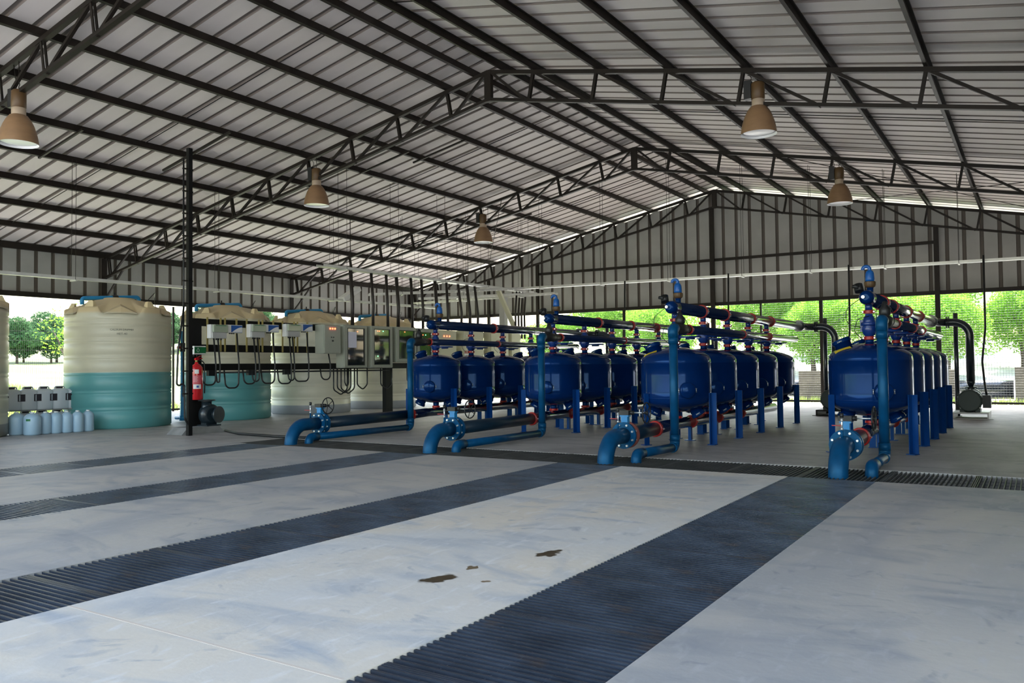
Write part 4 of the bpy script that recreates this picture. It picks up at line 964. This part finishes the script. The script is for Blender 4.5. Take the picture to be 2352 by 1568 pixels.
# ------------------------------------------------------------------ lamps
def lamp(lab, loc, zrim, hang):
    t = thing('pendant_lamp', lab, 'lamp', (loc[0], loc[1], zrim), group='bell shaped high bay lamps')
    R = .345
    pr = [(R, 0), (R, .012), (R*.985, .04), (R*.95, .13), (R*.88, .24), (R*.76, .36), (R*.62, .46), (R*.45, .54), (.11, .56)]
    g = MB(); g.lathe(pr[:-1]+[(.13, .545)], 40); 
    g2 = MB()
    outer = pr[1:]; g = MB(); b = 0
    g.v = []; g.f = []; g.sm = []; g.mi = []
    seg = 40
    P = [(R*1.0, .0)]+pr[1:]
    for r, z in P:
        for k in range(seg): a = 2*pi*k/seg; g.v.append((r*cos(a), r*sin(a), z))
    for i in range(len(P)-1):
        for k in range(seg): k2 = (k+1) % seg; g.face([i*seg+k, i*seg+k2, (i+1)*seg+k2, (i+1)*seg+k], True)
    g.build('shade', M['shade'], t)
    g = MB()
    Q = [(R*1.0, .0), (R*.96, .012)]+[(r-.012, z) for r, z in pr[2:]]
    for r, z in Q:
        for k in range(seg): a = 2*pi*k/seg; g.v.append((r*cos(a), r*sin(a), z))
    for i in range(len(Q)-1):
        for k in range(seg): k2 = (k+1) % seg; g.face([i*seg+k2, i*seg+k, (i+1)*seg+k, (i+1)*seg+k2], True)
    g.build('reflector', M['shadein'], t)
    g = MB(); g.lathe([(R*.95, .045), (R*.8, .035), (0, .03)], 40); g.build('lens', mat('frosted lens', (.9, .9, .92), .25) if 'frosted lens' not in bpy.data.materials else bpy.data.materials['frosted lens'], t)
    g = MB(); g.lathe([(.12, .54), (.125, .56), (.125, .68), (.10, .70)], 24); g.build('neck', mat('lamp neck', (.42, .33, .24), .5) if 'lamp neck' not in bpy.data.materials else bpy.data.materials['lamp neck'], t)
    g = MB(); g.lathe([(.10, .68), (.13, .70), (.13, 1.0), (.10, 1.03), (0, 1.03)], 24); g.build('gear_housing', M['gear'], t)
    g = MB(); g.box(-.26, -.12, -.08, .08, .72, 1.08); g.build('ballast_box', M['blackp'], t)
    g = MB(); g.tube(fillet([(0, 0, 1.0), (0, 0, 1.10), (.04, 0, 1.14), (0, 0, 1.18), (0, 0, hang-zrim)], .03), .008, 6); g.tube(fillet([(-.15, 0, 1.05), (-.1, 0, 1.2), (-.2, 0, hang-zrim)], .1), .008, 6); g.build('hook', M['steel'], t)
lamp('tan bell shaped lamp hanging from the second truss, right of the ridge', (-4.5, 16.09), 6.0, zt(-4.5)-.1)
lamp('tan bell shaped lamp hanging from the second truss, left of the ridge', (-16.65, 16.09), 6.0, zt(-16.65)-.1)
lamp('tan bell shaped lamp hanging from the third truss, left of the ridge', (-16.86, 24.48), 6.02, zt(-16.86)-.1)
lamp('tan bell shaped lamp hanging from the third truss, right of the ridge', (-4.61, 24.48), 6.0, zt(-4.61)-.1)
lamp('tan bell shaped lamp under the nearest truss at the left frame edge', (-16.2, 8.0), 5.83, zt(-16.2)-.1)
# ------------------------------------------------------------------ outside
def gmat(name, c1, c2, sc):
    m = bpy.data.materials.new(name); m.use_nodes = True; n = m.node_tree.nodes; l = m.node_tree.links; b = n['Principled BSDF']; b.inputs['Roughness'].default_value = .9
    tc = n.new('ShaderNodeTexCoord'); t = n.new('ShaderNodeTexNoise'); t.inputs['Scale'].default_value = sc; t.inputs['Detail'].default_value = 8; l.new(tc.outputs['Object'], t.inputs['Vector'])
    c = n.new('ShaderNodeValToRGB'); c.color_ramp.elements[0].position = .42; c.color_ramp.elements[1].position = .6; c.color_ramp.elements[0].color = (*c1, 1); c.color_ramp.elements[1].color = (*c2, 1)
    l.new(t.outputs['Fac'], c.inputs[0]); l.new(c.outputs[0], b.inputs['Base Color']); return m
GS = gmat('pale gravel', (.48, .46, .42), (.66, .64, .60), .7)
GG = gmat('dry grass ground', (.15, .21, .055), (.34, .35, .17), .25)
def hgt(x, y):
    z = -.08
    if y > 38: z += min(1, (y-38)/16)**1.2*2.1
    if y > 60: z += (y-60)*.03
    if x < -34: z += min(-34-x, 40)*.075
    return z
g = MB(); xs_ = [-200, -150, -110, -80, -60, -48, -40, -34, -30, -27.2, -22, -16, -10, -4, 2, 5.4, 10, 18, 30, 60]
ys_ = [-60, -30, -10, -1.4, 6, 14, 22, 33.0, 34.5, 36, 38, 40, 43, 46, 50, 54, 60, 75, 110, 180]
for y in ys_:
    for x in xs_: g.v.append((x, y, hgt(x, y)+random.uniform(-.02, .02)*(abs(x) > 30 or y > 39)))
nx_ = len(xs_)
for j in range(len(ys_)-1):
    for i in range(nx_-1):
        cx_, cy_ = (xs_[i]+xs_[i+1])/2, (ys_[j]+ys_[j+1])/2
        if -27.2 < cx_ < 5.4 and -1.4 < cy_ < 33: continue
        g.cm = 1 if cx_ < -30 else 0
        g.face([j*nx_+i, j*nx_+i+1, (j+1)*nx_+i+1, (j+1)*nx_+i], True)
struct(g.build('ground', [GS, GG]))
# concrete blocks and big pipes behind the fence
for i, (x0, x1, y, h, lab) in enumerate([(-8.55, -7.3, 35.8, 1.25, 'weathered concrete block wall behind the fence, left of the rightmost filter row'), (-3.35, -2.75, 36.3, 1.28, 'narrow concrete block pillar behind the fence, just right of the rightmost filters'), (-.75, 1.6, 35.8, 1.35, 'weathered concrete block wall behind the fence at the right frame edge')]):
    g = MB(); g.box(0, x1-x0, 0, .9, 0, h); o = g.build('block_wall', M['stone']); o.location = (x0, y, -.08); tag(o, lab, 'block', 'concrete blocks outside')
g = MB(); g.tube([(-2.7, 36.3, .42), (-.8, 36.3, .42)], .36, 30); o = g.build('culvert_pipe', M['blackpvc']); tag(o, 'fat black plastic pipe lying outside behind the rightmost pump', 'pipe')
g = MB(); g.tube([(-9.6, 36.9, .42), (-8.6, 36.9, .42)], .36, 30); o = g.build('culvert_pipe', M['blackpvc']); tag(o, 'fat black plastic pipe lying outside behind the third filter row', 'pipe')
# trees
def leaves_mesh(name, blobs, n, s, m, seed):
    rnd = random.Random(seed); V = []; Fc = []
    W_ = [b[3]*b[4]*b[5] for b in blobs]; tot = sum(W_)
    for (x, y, z, rx, ry, rz), w in zip(blobs, W_):
        for _ in range(int(n*w/tot)):
            while True:
                u = Vector((rnd.gauss(0, 1), rnd.gauss(0, 1), rnd.gauss(0, 1)))
                if u.length > .01: break
            u.normalize(); u *= rnd.uniform(.45, 1.0)**.6
            c = Vector((x+u.x*rx, y+u.y*ry, z+u.z*rz)); a = Vector((rnd.gauss(0, 1), rnd.gauss(0, 1), rnd.gauss(0, .6))).normalized(); b_ = a.cross(Vector((rnd.gauss(0, 1), rnd.gauss(0, 1), rnd.gauss(0, 1)))).normalized()
            q = s*rnd.uniform(.6, 1.4); k = len(V)
            V += [tuple(c-a*q), tuple(c+b_*q*.42), tuple(c+a*q), tuple(c-b_*q*.42)]; Fc.append((k, k+1, k+2, k+3))
    me = bpy.data.meshes.new(name); me.from_pydata(V, [], Fc); me.materials.append(m); return me
def mktree(seed, hh, wr, m, n, s, trunk_h, nb=9):
    rnd = random.Random(seed); blobs = []
    for k in range(nb):
        a = rnd.uniform(0, 2*pi); r = rnd.uniform(.2, .75)*wr; z = rnd.uniform(trunk_h+.2*(hh-trunk_h), hh*.86)
        b = rnd.uniform(.28, .46)*wr; blobs.append((cos(a)*r, sin(a)*r, z, b*1.2, b*1.2, b*.85))
    blobs.append((0, 0, (hh+trunk_h)/2, wr*.55, wr*.55, (hh-trunk_h)*.4))
    me = leaves_mesh('foliage', blobs, n, s, m, seed); g = MB()
    pts = [Vector((0, 0, -.3))]; 
    for k in range(5): pts.append(Vector((rnd.uniform(-.12, .12)*k, rnd.uniform(-.12, .12)*k, (k+1)/5*hh*.7)))
    g.tube(pts, [.17, .15, .13, .11, .08, .04], 8)
    for (x, y, z, rx, ry, rz) in blobs[:7]:
        i = rnd.randint(1, 3); g.tube([pts[i], (pts[i]+Vector((x, y, z)))/2+Vector((0, 0, .25)), Vector((x, y, z))], [.07, .05, .02], 6)
    return me, g
PT = [mktree(s, hh, wr, m, n, lf, th) for s, hh, wr, m, n, lf, th in [(1, 5.4, 3.1, M['leaf'], 20000, .085, .35), (2, 6.2, 3.4, M['leaf'], 22000, .09, .5), (3, 5.6, 3.0, M['leafd'], 9000, .16, .8), (4, 6.5, 3.4, M['leafd'], 9000, .18, .6), (9, 5.4, 1.7, M['leaf'], 900, .08, 2.2)]]
TMs = []
for me, g in PT:
    o = g.build('trunk', M['bark']); TMs.append(o.data); bpy.data.objects.remove(o)
def tree(kind, loc, rz, sc, lab, grp):
    t = thing('tree', lab, 'tree', loc, rz, grp); t.scale = (sc, sc, sc)
    f = bpy.data.objects.new('foliage', PT[kind][0]); COL.objects.link(f); f.parent = t
    k = bpy.data.objects.new('trunk', TMs[kind]); COL.objects.link(k); k.parent = t
BK = [(-27, 47), (-23.2, 50), (-18.4, 46), (-13.6, 48.5), (-10.2, 46), (-7.0, 47.5), (-3.8, 46), (-.6, 48), (2.6, 46), (6.2, 48), (-12, 55), (-5, 56), (2, 57)]
for i, (x, y) in enumerate(BK):
    tree(i % 2, (x, y, hgt(x, y)-.2), i*1.3, (.78, .95, .88, 1.0, .9)[i % 5]+(.35 if y > 53 else 0), f'bright green leafy tree on the bank behind the back fence, {ORD[i]} of the line' if y < 53 else f'taller green tree further back on the bank, {["left", "middle", "right"][i-10]} of three', 'trees on the bank behind the back fence')
for i in range(22):
    y = 30+i*1.3; x = -66-(i % 2)*1.6
    tree(2+i % 2, (x, y, hgt(x, y)-.2), i*2.1, (.5+.07*(i % 3)), f'dark green hedge tree across the left field, {(ORD+["twenty-first", "twenty-second"])[i]} from the left', 'hedge trees across the left field')
tree(4, (-34.5, 19.6, -.1), .4, .95, 'thin sparse tree close behind the left fence, beside the nearest teal filled tank', 'trees close to the left fence')
tree(4, (-33.5, 25.3, -.1), 1.4, .9, 'thin sparse tree behind the gap between the two teal filled tanks', 'trees close to the left fence')
# weeds by fence
def tufts(name, n, xr, yr, h, lab, seed):
    rnd = random.Random(seed); V = []; Fc = []
    for _ in range(n):
        x = rnd.uniform(*xr); y = rnd.uniform(*yr); z = hgt(x, y)
        for _ in range(5):
            a = rnd.uniform(0, 2*pi); hh = h*rnd.uniform(.4, 1); w = .012; k = len(V); lx, ly = cos(a)*hh*.4, sin(a)*hh*.4
            V += [(x-w*sin(a), y+w*cos(a), z), (x+w*sin(a), y-w*cos(a), z), (x+lx, y+ly, z+hh)]; Fc.append((k, k+1, k+2))
    me = bpy.data.meshes.new(name); me.from_pydata(V, [], Fc); me.materials.append(M['grass']); o = bpy.data.objects.new(name, me); COL.objects.link(o)
    tag(o, lab, 'grass', kind='stuff'); return o
tufts('grass', 2600, (-26, 4), (33.1, 35.4), .32, 'weeds growing along the outside of the back fence', 5)
tufts('grass', 5000, (-46, -27.6), (4, 22), .45, 'long dry grass growing outside the left fence', 6)
